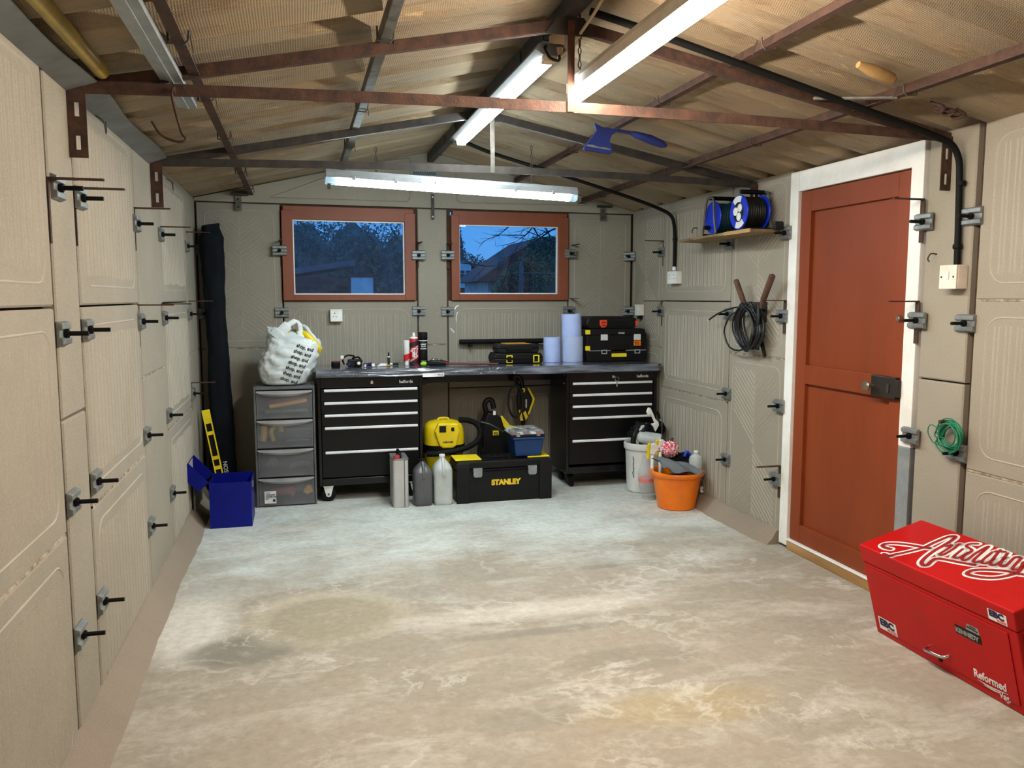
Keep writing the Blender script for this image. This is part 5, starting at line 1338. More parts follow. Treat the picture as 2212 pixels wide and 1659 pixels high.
# pressure washer
T = thing('pressure_washer', 'black and yellow upright pressure washer under the bench right of centre', 'pressure washer', (1.45, 6.08, 0))
mb = MB(); mb.prism([(1.30, .0), (1.58, .0), (1.585, .30), (1.56, .42), (1.47, .53), (1.415, .575), (1.36, .58), (1.33, .50), (1.30, .25)], 6.0, 6.14, 'y'); mb.build('body', [BLACK], T, bevel=.012)
mb = MB(); mb.prism([(1.455, .552), (1.47, .552), (1.53, .478), (1.60, .455), (1.612, .44), (1.575, .36), (1.555, .16), (1.535, .05), (1.475, .05), (1.52, .18), (1.545, .30), (1.53, .40), (1.48, .47)], 5.988, 5.9995, 'y'); mb.build('yellow_flash', [YELLOW], T, bevel=.004)
MB().tube(cr([(1.365, 6.07, .575), (1.35, 6.07, .63), (1.37, 6.07, .665), (1.405, 6.07, .66), (1.42, 6.06, .60)], 6), .020, 10).build('grip', [BLACK], T, smooth=60)
MB().box(1.398, 1.418, 5.985, 5.9995, .560, .592).build('gauge', [LABEL], T, bevel=.003)
q = MB().box(1.395, 1.440, 5.984, 5.9995, .405, .440).build('yellow_badge', [YELLOW], T, bevel=.002)
text_mb('K2', .026, TF(1.402, 5.9835, .412), .001).build('lettering', [BTEXT], q)
T = thing('spray_lance', 'black and yellow spray gun and lance standing behind the blue tub', 'spray gun', (1.65, 6.10, 0))
mb = MB(); mb.prism([(1.62, .755), (1.675, .755), (1.735, .665), (1.728, .63), (1.685, .52), (1.64, .50), (1.615, .56), (1.605, .66)], 6.06, 6.10, 'y'); mb.build('gun_body', [BLACK], T, bevel=.010)
mb = MB(); mb.prism([(1.685, .754), (1.70, .750), (1.745, .668), (1.738, .64), (1.70, .545), (1.688, .548), (1.722, .645), (1.726, .666)], 6.052, 6.0595, 'y'); mb.build('yellow_edge', [YELLOW], T, bevel=.002)
mb = MB(); mb.prism([(1.645, .755), (1.66, .752), (1.668, .735), (1.660, .718), (1.652, .722), (1.657, .735), (1.644, .745)], 6.052, 6.0595, 'y'); mb.build('yellow_trigger', [YELLOW], T)
mb = MB(); mb.prism([(1.615, .585), (1.635, .58), (1.650, .50), (1.628, .50)], 6.05, 6.0595, 'y').prism([(1.65, .56), (1.668, .575), (1.69, .53), (1.672, .505)], 6.05, 6.0595, 'y'); mb.build('yellow_stripe', [YELLOW], T)
text_mb('KÄRCHER', .015, TF(1.682, 6.0594, .598, 0, 90, 90), .0006).build('lettering', [WTEXT], T)
MB().tube([(1.66, 6.085, .499), (1.645, 6.095, 0.0)], .016, 10).build('lance', [BLACK], T, smooth=60)
MB().tube(cr([(1.63, 6.09, .755), (1.595, 6.09, .82), (1.60, 6.09, .845), (1.625, 6.09, .84), (1.65, 6.09, .80), (1.652, 6.09, .757)], 5), .016, 10).build('hand_grip', [BLACK], T, smooth=60)
hp = [Vector((1.585 + .055*math.cos(t)*(1+.1*k), 6.03 + .006*k, .655 + .12*math.sin(t)*(1+.06*k))) for k in range(2) for t in [2*PI*j/30 for j in range(30)]]
hp = [p for p in hp]
tag(MB().tube(hp, .005, 8).build('washer_hose', [WIREB], loc=(1.60, 6.03, .5), smooth=60), 'thin black hose coiled over the spray gun', 'hose')
tag(MB().tube(cr([(1.29, 5.93, .52), (1.36, 5.90, .50), (1.44, 5.88, .455), (1.50, 5.87, .42), (1.535, 5.86, .405)], 8), .010, 8).tube(cr([(1.28, 5.935, .52), (1.285, 5.94, .40), (1.30, 5.95, .30), (1.32, 5.95, .32), (1.315, 5.94, .45)], 8), .006, 8).build('power_lead', [WIREB], loc=(1.4, 5.89, .45), smooth=60), 'black lead and hose drooping in front of the pressure washer', 'cable')

# white bucket and what is in it
def bucket(name, label, x, y, r0, r1, h, m_, lip):
    T = thing(name, label, 'bucket', (x, y, 0))
    MB().lathe([(r0-.01, .0), (r0, .006), (r1-.004, h-.03), (r1, h-.028)] + lip(r1, h) + [(r1-.008, h-.01), (r0-.006, .014), (0, .013)], (x, y, 0), 56).build('tub', [m_], T, smooth=35)
    return T
T = bucket('white_bucket', 'white plastic bucket full of bottles and brushes left of the orange bucket', 2.478, 5.640, .122, .142, .372, BUCKW, lambda r, h: [(r+.006, h-.045), (r+.008, h-.012), (r+.003, h)])
MB().lathe([(.138, .322), (.146, .322), (.147, .330), (.139, .330)], (2.478, 5.640, 0), 48).build('rib', [BUCKW], T, smooth=35)
sc_ = []
for i in range(61):      # running script up the side of the bucket, too small to read
    t = i/60; an = -.98 + .030*math.sin(t*46) + .02*math.sin(t*17+1)
    sc_.append((2.478 + .1352*math.sin(an), 5.640 - .1352*math.cos(an), .115 + .16*t + .004*math.sin(t*46+1.3)))
MB().tube(sc_, .0022, 5).build('script_print', [NTEXT], T, smooth=60)
MB().tube(cr([(2.612, 5.60, .345), (2.600, 5.585, .43), (2.592, 5.575, .52), (2.596, 5.575, .555), (2.590, 5.570, .42), (2.577, 5.556, .36)], 6), .003, 6).build('wire_handle', [GREYST], T, smooth=60)
WB = (2.478, 5.640)
MB().lathe([(.0, .300), (.120, .300), (.131, .312), (.0, .3125)], (WB[0], WB[1], 0), 32).build('sack_lining', [BLACKM], T)
def bottle(name, label, p, d, L, r, m_, capm, neck=.35):
    T = thing(name, label, 'bottle', p)
    q = Vector((0, 0, 1)).rotation_difference(Vector(d).normalized()).to_matrix().to_4x4()
    M_ = Matrix.Translation(p) @ q
    MB().lathe([(r*.55, 0.004), (r*.62, .0), (r*.95, .004), (r, .014), (r, L*.68), (r*.9, L*.78), (r*neck, L*.88), (r*neck, L*.93)], M=M_, n=28).build('body', [m_], T, smooth=40)
    MB().lathe([(r*neck*1.2, L*.9303), (r*neck*1.2, L), (0, L)], M=M_, n=18).build('cap', [capm], T, smooth=40)
    return T
bottle('plastic_bottle', 'translucent bottle lying base first over the rim of the white bucket', (2.565, 5.525, .395), (-.75, .35, .10), .21, .048, JUGW, WHITE)
bottle('plastic_bottle', 'grey bottle sticking up at the left of the white bucket', (2.39, 5.60, .36), (.45, .15, .6), .19, .034, JUGW, BLACK)
for k, (x, lb) in enumerate(((2.372, 'left'), (2.43, 'right'))):
    tag(MB().tube(cr([(x, 5.585, .345), (x-.006, 5.575, .40), (x+.004, 5.575, .44), (x+.03, 5.59, .475)], 6), [.020]*12+[.016]*7, 10).build('scrubbing_brush', [BLACK], loc=(x, 5.58, .36), smooth=60), f'black curved brush poking out of the white bucket, {lb} of two', 'brush')
def crumple(name, label, cat, m_, c, rx, ry, rz, seed, n=3.0, amp=.3):
    mb = MB()
    def f(u, v):
        a, b = 2*PI*u, PI*(v-.5); x, y, z = math.cos(a)*math.cos(b), math.sin(a)*math.cos(b), math.sin(b)
        k = 1 + amp*nz(x*n+seed, y*n, z*n)*1.3 + amp*.5*nz(x*n*2.6, y*n*2.6+seed, z*n*2.6)
        return (c[0]+x*rx*k, c[1]+y*ry*k, c[2]+z*rz*k)
    mb.grid(f, 40, 24, cu=True)
    return tag(mb.build(name, [m_], loc=c, smooth=60), label, cat)
crumple('black_sack', 'crumpled black bag filling the top of the white bucket', 'bag', BLACKM, (2.49, 5.665, .43), .105, .09, .075, 3)
crumple('black_rag', 'black rag bulging out at the right of the white bucket', 'cloth', BLACKM, (2.612, 5.70, .455), .062, .05, .055, 8)
T = thing('trigger_sprayer', 'white trigger spray head standing out of the white bucket', 'spray head', (2.545, 5.60, .45))
mb = MB(); mb.prism([(2.478, .600), (2.492, .632), (2.508, .630), (2.528, .590), (2.548, .545), (2.575, .520), (2.578, .495), (2.555, .455), (2.548, .448), (2.540, .475), (2.515, .508), (2.545, .512), (2.530, .545), (2.508, .585), (2.490, .572)], 5.590, 5.612, 'y'); mb.build('head', [WHITE], T, bevel=.004)
tag(MB().tube(cr([(2.56, 5.60, .60), (2.575, 5.60, .575), (2.583, 5.60, .545)], 5), .012, 8).build('plastic_scrap', [BLACKM], loc=(2.57, 5.6, .57), smooth=60), 'black plastic piece beside the white trigger spray head', 'cap')

# orange bucket
T = bucket('orange_bucket', 'orange plastic bucket piled with cloths on the floor by the right wall', 2.498, 5.115, .128, .172, .262, ORANGE, lambda r, h: [(r+.010, h-.030), (r+.017, h-.012), (r+.013, h), (r, h)])
MB().tube(cr([(2.575, 4.950, .238), (2.63, 4.965, .20), (2.675, 5.03, .135), (2.683, 5.09, .115)], 6), .0025, 6).build('wire_handle', [GREYST], T, smooth=60)
MB().lathe([(.012, -.02), (.012, .02)], (2.683, 5.10, .115), 12).build('handle_grip', [WHITE], T, smooth=40)
MB().lathe([(.0, .19), (.150, .19), (.155, .200), (0, .201)], (2.498, 5.115, 0), 36).build('dark_filling', [BLACKM], T)
OC = (2.498, 5.115)
mb = MB()
def gcloth(u, v):
    k = math.sin(v*PI/2)
    x = 2.300 + .320*u + .02*(1-v) - .01*math.sin(u*7)
    y = 4.925 + .055*abs(u-.45) + .15*v
    zb = .268 + .030*math.sin(PI*min(1, u*1.3))*(1-u) - .012*u + (.045*(1-u/.2) if u < .2 else 0)
    zt = .375 - .095*u + (.0 if u > .15 else -.02)
    return (x, y, zb + (zt-zb)*k + .011*math.sin(u*15+v*4)*(1-.5*v) + .010*nz(u*5, v*4, 2.) + .006)
mb.grid(gcloth, 48, 20); mb.grid(lambda u, v: tuple(Vector(gcloth(u, v)) + Vector((0, .006, -.004))), 48, 20)
tag(mb.build('grey_cloth', [GREYC], loc=(2.45, 5.02, .29), smooth=70), 'grey cloth draped over the front of the orange bucket', 'cloth')
crumple('dark_cloth', 'navy cloth heaped at the back of the orange bucket', 'cloth', NAVY, (2.555, 5.165, .305), .085, .075, .062, 5)
crumple('braided_rope', 'bundle of red and white braided rope on the orange bucket', 'rope', PINK, (2.452, 5.135, .405), .062, .05, .052, 11, 5, .2)
tag(MB().tube(cr([(2.545, 5.10, .355), (2.56, 5.10, .385), (2.585, 5.10, .372), (2.600, 5.10, .335)], 6), .013, 10, sq=.7).build('blue_strap', [BLUER], loc=(2.57, 5.10, .36), smooth=60), 'bright blue plastic hook on the orange bucket', 'strap')
bottle('plastic_bottle', 'milky bottle with narrow neck standing at the right of the orange bucket', (2.612, 5.075, .203), (.05, 0, 1), .195, .046, JUGW, WHITE, .32)
for k, (x, z, lb, m_) in enumerate(((2.365, .395, 'left', YELLOW), (2.425, .418, 'right', YELLOW))):
    T = thing('trigger_sprayer', f'white and yellow trigger spray head above the orange bucket, {lb} of two', 'spray head', (x, 5.22, z))
    mb = MB(); s_ = 1 if k else -1
    mb.prism([(x-.028, z-.03), (x-.020, z+.035), (x+.010, z+.042), (x+.045, z+.012), (x+.050, z-.012), (x+.020, z-.018), (x+.004, z-.045)], 5.208, 5.232, 'y'); mb.build('head', [WHITE], T, bevel=.004)
    mb = MB(); mb.prism([(x-.042, z+.03), (x-.028, z+.044), (x-.020, z+.0355), (x-.0285, z-.032), (x-.03, z-.070), (x-.046, z-.068)], 5.209, 5.231, 'y'); mb.build('trigger', [m_], T, bevel=.003)
    MB().tube([(x-.005, 5.22, z-.046), (x-.005, 5.215, .215)], .013, 12).build('neck', [WHITE], T, smooth=50)
T = thing('plastic_bottle', 'clear bottle with a red band leaning between the two buckets', 'bottle', (2.395, 5.36, 0))
q = Matrix.Translation((2.405, 5.36, 0.002)) @ Matrix.Rotation(R(-6), 4, 'Y')
MB().lathe([(.03, 0), (.045, .006), (.066, .10), (.066, .18), (.05, .25), (.02, .30), (.02, .32), (0, .32)], M=q, n=28).build('body', [CLEAR], T, smooth=40)
MB().lathe([(.0665, .135), (.0668, .160)], M=q, n=28).build('red_band', [RTEXT], T, smooth=40)
tag(MB().tube([(2.62, 5.42, .003), (2.60, 5.40, .43)], .004, 6).tube([(2.60, 5.40, .43), (2.55, 5.32, .44), (2.52, 5.30, .40)], .004, 6).build('wire_rack', [DARKST], loc=(2.6, 5.4, .2), smooth=40), 'thin dark wire frame leaning behind the orange bucket', 'rack')

# deep blue steel box with its lid swung open against the wall
T = thing('cash_box', 'deep blue open steel box on the floor by the left wall, lid swung back', 'box', (-.452, 5.48, 0))
x0, x1, y0, y1, h = -.580, -.328, 5.345, 5.66, .29
mb = MB(); t = .004
mb.box(x0, x1, y0, y0+t, 0, h).box(x0, x1, y1-t, y1, 0, h).box(x0, x0+t, y0+t, y1-t, 0, h).box(x1-t, x1, y0+t, y1-t, 0, h).box(x0+t, x1-t, y0+t, y1-t, 0, .006)
mb.build('box_body', [BLUEB], T)
M_ = Matrix.Translation((x0-.003, 0, h)) @ Matrix.Rotation(R(-49), 4, 'Y')
mb = MB(); lw = .20; ld = .125
for q in ((-lw, 0, y0, y1, -.004, 0), (-lw, -lw+t, y0, y1, 0, ld), (-t, 0, y0, y1, 0, ld*.75), (-lw+t, -t, y0, y0+t, 0, ld), (-lw+t, -t, y1-t, y1, 0, ld)):
    p = [(q[0], q[2], -q[4]), (q[1], q[3], -q[5])]
    pass
# lid as a shallow tray: hinge along x0, opened outwards so its inside faces up and right
def lidp(a, d): return (x0-.003 + a*math.cos(R(132)) + d*math.cos(R(42)), h + a*math.sin(R(132)) + d*math.sin(R(42)) )
P0, P1, P2, P3 = lidp(0, -.085), lidp(.175, -.085), lidp(.175, 0), lidp(0, 0)
mb = MB(); k = .004
mb.prism([P0, P1, lidp(.175, -.085+k), lidp(0, -.085+k)], y0+.03, y1, 'y')
for yy in (y0+.03, y1-k): mb.prism([lidp(0, -.085+k), lidp(.175, -.085+k), P2, P3], yy, yy+k, 'y')
mb.prism([lidp(.175-k, -.085+k), lidp(.175, -.085+k), P2, lidp(.175-k, 0)], y0+.03+k, y1-k, 'y')
mb.build('lid', [BLUEB], T)
MB().box(x1+.0003, x1+.006, y0+.10, y0+.14, h-.06, h-.02).build('hasp', [GALVL], T, bevel=.002)
T = thing('framed_panel', 'dark panel with a pale metal edge leaning on the left wall behind the blue box', 'panel', (-.64, 5.7, .1))
MB().prism([(-.690, .010), (-.684, .010), (-.684, .24), (-.690, .24)], 5.50, 5.86, 'y').build('panel', [DARKST], T)
mb = MB(); 
for q in ((5.49, 5.4995, .004, .25), (5.8605, 5.87, .004, .25), (5.50, 5.86, .004, .0095), (5.50, 5.86, .2405, .25)): mb.box(-.692, -.680, q[0], q[1], q[2], q[3])
mb.build('metal_edge', [GREYST], T)
# spirit level
T = thing('spirit_level', 'yellow spirit level leaning in the back left corner', 'spirit level', (-.56, 5.93, .095))
A_, B_ = Vector((-.535, 5.93, .003)), Vector((-.652, 5.99, .672))
ax = (B_-A_).normalized(); Ln = (B_-A_).length; sx_ = Vector((1, 0, 0)); sx_ = (sx_ - ax*ax.dot(sx_)).normalized(); sy_ = ax.cross(sx_)
M_ = Matrix((sx_, sy_, ax)).transposed().to_4x4(); M_ = Matrix.Translation(A_) @ M_
mb = MB(); hw = .026
mb.box(-hw, -hw+.008, -.011, .011, 0, Ln, 0, M_).box(hw-.008, hw, -.011, .011, 0, Ln, 0, M_)
zz = [0, .03, .10, .125, .26, .285, .33, .355, .505, .53, .585, Ln]
for i in range(0, len(zz), 2): mb.box(-hw+.0081, hw-.0081, -.0105, .0105, zz[i], zz[i+1], 0, M_)
mb.build('body', [YELB], T)
for a, b in ((.03, .10), (.285, .33), (.53, .585)): MB().box(-hw+.0083, hw-.0083, -.004, .004, a+.001, b-.001, 0, M_).build('vial', [BLACKM], T)
MB().box(-hw+.0083, hw-.0083, -.002, .002, .126, .259, 0, M_).box(-hw+.0083, hw-.0083, -.002, .002, .356, .504, 0, M_).build('web', [BLACKM], T)
# tall fabric bag in the corner
T = thing('gazebo_bag', 'tall dark navy fabric bag standing upright in the back left corner', 'bag', (-.59, 6.17, 0))
def gb(u, v):
    a = 2*PI*u; z = v*1.955
    w_ = (.098 + .012*math.sin(z*3+1) if v < .985 else .09)*(.80 if v > .97 else 1)
    cx = -.588 + .008*math.sin(z*2.2) + (.012*(1-v))
    cx = cx + .004
    wr = .010*nz(math.cos(a)*2, z*5, math.sin(a)*2) + .006*nz(math.cos(a)*5+z*3, z*14, 2)
    return (cx + math.copysign(abs(math.cos(a))**.7, math.cos(a))*(w_*.80+wr), 6.185 + math.copysign(abs(math.sin(a))**.7, math.sin(a))*(w_*.78+wr), z + .012*math.cos(a)*(v > .97))
mb = MB().grid(gb, 36, 70, cu=True); mb.f += [list(range(36))[::-1], [69*36+k for k in range(36)]]; mb.m += [0, 0]
mb.build('bag', [NAVY], T, smooth=70)
text_mb('NOSSI', .040, TF(-.560, 6.085, .285, 0, 90, -84), .001).build('lettering', [WTEXT], T)

# ================================================================== ON THE RIGHT WALL
T = thing('plank_shelf', 'rough wooden plank shelf on the right wall left of the door', 'shelf', (2.6, 4.7, 1.82))
mb = MB(); mb.prism([(XR-.002, 4.215), (2.480, 4.205), (2.475, 4.72), (2.500, 5.16), (XR-.002, 5.22)], 1.818, 1.834, 'z')
mb.build('board', [WOODG], T, bevel=.002)
MB().box(2.470, 2.4795, 4.206, 4.50, 1.815, 1.836).build('edge_lipping', [WOOD], T)
def reel(label, x, y, z0, r, cabm, L, back_frame, socket_face):
    T = thing('cable_reel', label, 'cable reel', (x, y, z0))
    zc = z0 + r + .012
    Mx = Matrix.Translation((x, y, zc)) @ Matrix.Rotation(R(90), 4, 'Y')     # reel axis along +x, front face towards the room
    for a in (0, L-.012): MB().lathe([(.02, a), (r, a), (r+.003, a+.004), (r, a+.010), (.02, a+.010)], M=Mx, n=44).build('flange', [BLUER], T, smooth=40)
    MB().lathe([(.055, .0105), (.055, L-.0125)], M=Mx, n=30).build('core', [BLUER], T, smooth=40)
    nt_ = 8; hp = []
    for k in range(nt_*26+1):
        t = 2*PI*k/26; lay = .014 + (L-.04)*(k/(nt_*26)); hp.append(Mx @ Vector(((r-.016)*math.cos(t), (r-.016)*math.sin(t), lay)))
    MB().tube(hp, .0078, 7).build('cable', [cabm], T, smooth=60)
    hp = []
    for k in range(6*22+1):
        t = 2*PI*k/22+.4; lay = .018 + (L-.046)*(k/132); hp.append(Mx @ Vector(((r-.034)*math.cos(t), (r-.034)*math.sin(t), lay)))
    MB().tube(hp, .0078, 6).build('cable', [cabm], T, smooth=60)
    if socket_face:
        mb = MB(); mb.lathe([(.0, -.0015), (.056, -.0015), (.056, -.0002)], M=Mx, n=32); mb.build('socket_plate', [BLACK], T, smooth=40)
        for k in range(3):
            t = R(100+120*k); mb = MB(); mb.lathe([(0, -.006), (.022, -.006), (.0245, -.004), (.0245, -.0017)], (0,0,0), 24, M=Mx @ Matrix.Translation((.0295*math.cos(t), .0295*math.sin(t), 0))); mb.build('socket_cover', [WHITE], T, smooth=40)
        for a0, nm in ((62, 'upper_label'), (242, 'lower_label')):
            mb = MB(); vs = []
            for i in range(15):
                t = R(-90 + (a0-62) + 90 - 24 - 20 + 88*i/14 - 0) if False else R((150 if a0 == 62 else -30) - 14 + 66*i/14 )
                for q in (.058, r-.004): vs.append(Mx @ Vector((q*math.cos(t), q*math.sin(t), -.0008)))
            mb.add(vs, [(2*i, 2*i+2, 2*i+3, 2*i+1) for i in range(14)]); mb.build(nm, [LABEL], T)
    # tubular stand
    xf, xb = x-.020, x+L+.012
    for xx in (xf, xb):
        if xx == xf and socket_face: continue
        MB().tube(cr([(xx, y-r*.85, z0+.008), (xx, y-r*.62, zc-.02), (xx, y-r*.48, zc+r*.85), (xx, y-r*.30, zc+r+.018), (xx, y+r*.30, zc+r+.018), (xx, y+r*.55, zc+r*.7), (xx, y+r*.9, z0+.008)], 6), .0075, 8).build('stand_tube', [GREYST], T, smooth=60)
    MB().tube([(x-.018 if not socket_face else x+.01, y, zc+r+.020), (x+L+.010, y, zc+r+.020)], .013, 10).build('carry_handle', [BLACK], T, smooth=60)
    mb = MB()
    for s_ in (-1, 1): mb.tube([(xf, y+s_*r*.87, z0+.0078), (xb, y+s_*r*.87, z0+.0078)], .0075, 8)
    mb.build('foot_bar', [BLACK], T, smooth=60)
    if not socket_face: MB().lathe([(0, -.045), (.012, -.042), (.014, -.012), (.010, -.0005)], M=Mx @ Matrix.Translation((r*.62, .03, 0)), n=14).build('winder_knob', [BLACK], T, smooth=40)
    return T
RZ = 1.8345
reel('blue cable reel with black cable and white sockets, right one on the shelf', 2.505, 4.395, RZ, .098, WIREB, .155, True, True)
reel('blue cable reel with teal cable and grey stand, left one on the shelf', 2.520, 4.735, RZ, .098, TEAL, .135, True, False)
T = thing('mains_plug', 'black plug with brass pins hanging at the right end of the shelf', 'plug', (2.64, 4.19, 1.85))
MB().prism(rrect(2.61, 2.665, 1.828, 1.875, .010), 4.168, 4.200, 'y').build('plug_body', [BLACK], T, bevel=.005)
mb = MB(); mb.box(2.597, 2.6095, 4.180, 4.186, 1.846, 1.854).box(2.600, 2.6095, 4.172, 4.176, 1.862, 1.868).box(2.600, 2.6095, 4.192, 4.196, 1.862, 1.868); mb.build('pins', [BRASS], T)
# foam covered double hook and coil of cable
def WP(y, z, d): return Vector((XR - d, y, z))
T = thing('double_hook', 'wall hook with two brown foam covered prongs holding the black cable coil', 'hook', (XR, 4.44, 1.36))
MB().box(XR-.010, XR-.001, 4.37, 4.51, 1.30, 1.42).build('back_plate', [DARKST], T)
MB().tube([WP(4.530, 1.388, .052), WP(4.545, 1.44, .066), WP(4.588, 1.550, .088), WP(4.591, 1.557, .089)], [.014, .017, .017, .010], 14).build('foam_prong', [GRIPB], T, smooth=60)
MB().tube([WP(4.345, 1.388, .052), WP(4.305, 1.44, .066), WP(4.188, 1.568, .088), WP(4.182, 1.575, .089)], [.015, .018, .019, .010], 14).build('foam_prong', [GRIPB], T, smooth=60)
mb = MB(); mb.tube([WP(4.48, 1.37, .010), WP(4.529, 1.387, .051)], .007, 8).tube([WP(4.39, 1.37, .010), WP(4.346, 1.387, .051)], .007, 8).tube([WP(4.42, 1.31, .012), WP(4.38, 1.20, .03), WP(4.325, 1.10, .035)], [.012, .014, .010], 8)
mb.build('steel_arms', [BLACKM], T, smooth=50)
rnd = random.Random(5); pts = []
for k in range(16):
    cy_, cz_ = 4.468 + rnd.uniform(-.035, .03), 1.272 + rnd.uniform(-.012, .012); ry_, rz_ = .095 + rnd.uniform(-.02, .06), .130 + rnd.uniform(-.014, .012); dd = .05 + .035*rnd.random()
    for j in range(18):
        t = 2*PI*j/18 + PI/2; w_ = ry_*(1 - .42*max(0, math.sin(t)))
        pts.append(WP(cy_ + w_*math.cos(t) + .02*math.sin(t), cz_ + rz_*math.sin(t), dd + .01*math.sin(t*2)))
pts += [WP(4.54, 1.37, .07), WP(4.66, 1.34, .075), WP(4.735, 1.26, .075), WP(4.738, 1.20, .072), WP(4.68, 1.135, .07), WP(4.57, 1.118, .065), WP(4.47, 1.16, .06), WP(4.40, 1.25, .07), WP(4.44, 1.36, .08), WP(4.54, 1.388, .085), WP(4.68, 1.372, .085), WP(4.82, 1.342, .082), WP(4.935, 1.300, .08)]
T = thing('cable_coil', 'coil of thin black cable hanging from the foam covered hook', 'cable', (XR-.07, 4.47, 1.13))
MB().tube(cr(pts, 2), .0058, 7).build('cable', [WIREB], T, smooth=60)
MB().tube([WP(4.9355, 1.2998, .08), WP(4.95, 1.294, .08)], .004, 6).build('bare_end', [LABEL], T)
MB().tube(cr([WP(4.37, 1.40, .06), WP(4.345, 1.33, .075), WP(4.35, 1.24, .075), WP(4.37, 1.14, .06)], 6), .020, 10, sq=.6).build('wrap_strap', [BLACK], T, smooth=60)
# green garden wire on a nail
T = thing('wire_coil', 'coil of green garden wire hung on the right wall beside the door', 'wire', (XR-.02, 2.865, .855))
pts = []
for k in range(13):
    cy_, cz_ = 2.862 + rnd.uniform(-.012, .010), .858 + rnd.uniform(-.010, .010); r_ = .058 + rnd.uniform(-.012, .012); dd = .028 + .028*rnd.random()
    for j in range(16):
        t = 2*PI*j/16; pts.append(WP(cy_ + r_*math.cos(t), cz_ + r_*1.02*math.sin(t), dd))
MB().tube(cr(pts, 2), .0030, 6).build('wire', [GREEN], T, smooth=60)
MB().tube(cr([WP(2.915, .88, .045), WP(2.97, .895, .045), WP(2.985, .86, .045), WP(2.95, .82, .045), WP(2.90, .815, .045)], 6), .0024, 6).build('loose_loop', [GREEN], T, smooth=60)
tag(MB().tube([WP(2.905, .915, 0), WP(2.905, .918, .06)], .008, 8).build('peg', [RUST], loc=(XR-.03, 2.905, .916), smooth=50), 'rusty peg the green wire coil hangs on', 'peg')
for y, z, lb in ((5.28, 1.905, 'left of the cable reels'), (3.04, 1.615, 'right of the door at switch height')):
    tag(MB().tube(cr([WP(y, z+.02, -.001), WP(y, z+.022, .03), WP(y, z, .045), WP(y-.015, z-.012, .05)], 5), .0032, 6).build('wall_hook', [RUST], loc=(XR, y, z), smooth=50), f'small bent wire hook in the right wall {lb}', 'hook', 'small hooks in the right wall')
for k, (u, z0, z1, w_) in enumerate(((1.955, 1.36, 1.39, .022), (1.945, 1.30, 1.375, .010), (1.90, 1.15, 1.19, .022))):
    pass

# ================================================================== RED CHEST
TH = R(15.5); CH = .415
def CM(ax_, ay_, az_): return Vector((2.40 + ax_*math.cos(TH) - az_*math.sin(TH), 2.93 + ay_, .0 + ax_*math.sin(TH) + az_*math.cos(TH)))
MC = Matrix(((math.cos(TH), 0, -math.sin(TH), 2.40), (0, 1, 0, 2.93), (math.sin(TH), 0, math.cos(TH), 0), (0, 0, 0, 1)))
T = thing('red_chest', 'bright red steel chest with white script on its lid, leaning out from the right wall', 'tool chest', (2.5, 2.54, 0))
ln, dp = -.784, .318
def chest(mb, **k): return mb.build(parent=T, **k)
mb = MB(); mb.box(0, dp, ln, 0, .001, .3365, 0, MC); chest(mb, name='body', mats=[REDB], bevel=.004)
mb = MB(); mb.box(-.003, dp+.003, ln-.003, .003, .338, CH, 0, MC); lid = chest(mb, name='lid', mats=[REDB], bevel=.006)
mb = MB(); mb.box(-.0035, -.0005, ln+.04, -.04, .035, .318, 0, MC); chest(mb, name='front_panel', mats=[REDB], bevel=.0012)
mb = MB(); mb.box(.02, dp-.02, ln-.0035, ln-.0005, .03, .32, 0, MC); chest(mb, name='end_panel', mats=[REDB], bevel=.0012)
# handle and lock
mb = MB(); mb.tube([MC @ Vector(p) for p in ((-.004, -.318, .074), (-.024, -.322, .074), (-.028, -.332, .075), (-.028, -.418, .085), (-.024, -.428, .087), (-.004, -.432, .087))], .0065, 8)
chest(mb, name='handle', mats=[CHROME], smooth=60)
mb = MB(); mb.lathe([(.010, 0), (.010, .004), (0, .0045)], n=16, M=MC @ Matrix.Translation((-.0036, -.381, .047)) @ Matrix.Rotation(R(-90), 4, 'Y')); chest(mb, name='lock', mats=[BLACKM], smooth=40)
# stickers: local frame of the front: along -y, up z'
def FRONT(ay_, az_, d=.0045, roll=0): return MC @ Matrix.Translation((-d, ay_, az_)) @ Matrix(((0, 0, -1, 0), (-1, 0, 0, 0), (0, 1, 0, 0), (0, 0, 0, 1))) @ Matrix.Rotation(R(roll), 4, 'Z')
def sticker(ay_, az_, w_, h_, m_, d=.0042):
    mb = MB(); mb.add([FRONT(ay_, az_, d) @ Vector(p) for p in ((0, 0, 0), (w_, 0, 0), (w_, h_, 0), (0, h_, 0))], [(0,1,2,3)])
    return chest(mb, name='sticker', mats=[m_])
for ay_, az_, d in ((-.033, .035, .0042), (-.671, .346, .0038)):
    w_ = .108 if ay_ > -.1 else .080; k = w_/.108
    sticker(ay_, az_, w_, .055*k if k < 1 else .058, LABEL, d)
    chest(text_mb('EBC', .043*k, FRONT(ay_-.008*k, az_+.022*k, d+.0006), .0022*k, 1.12), name='lettering', mats=[NTEXT])
    chest(text_mb('BRAKES', .0165*k, FRONT(ay_-.048*k, az_+.005*k, d+.0006), .0003, .95), name='lettering', mats=[RTEXT])
sticker(-.494, .214, .122, .037, BLACK); chest(text_mb('KENNEDY', .0255, FRONT(-.497, .222, .0050), .0012, .92), name='lettering', mats=[GALVL])
mb = MB(); mb.add([FRONT(-.549, .252, .0042) @ Vector(p) for p in ((0, 0, 0), (.064, 0, 0), (.060, .026, 0), (.008, .026, 0))], [(0,1,2,3)]); chest(mb, name='sticker', mats=[GALVL])
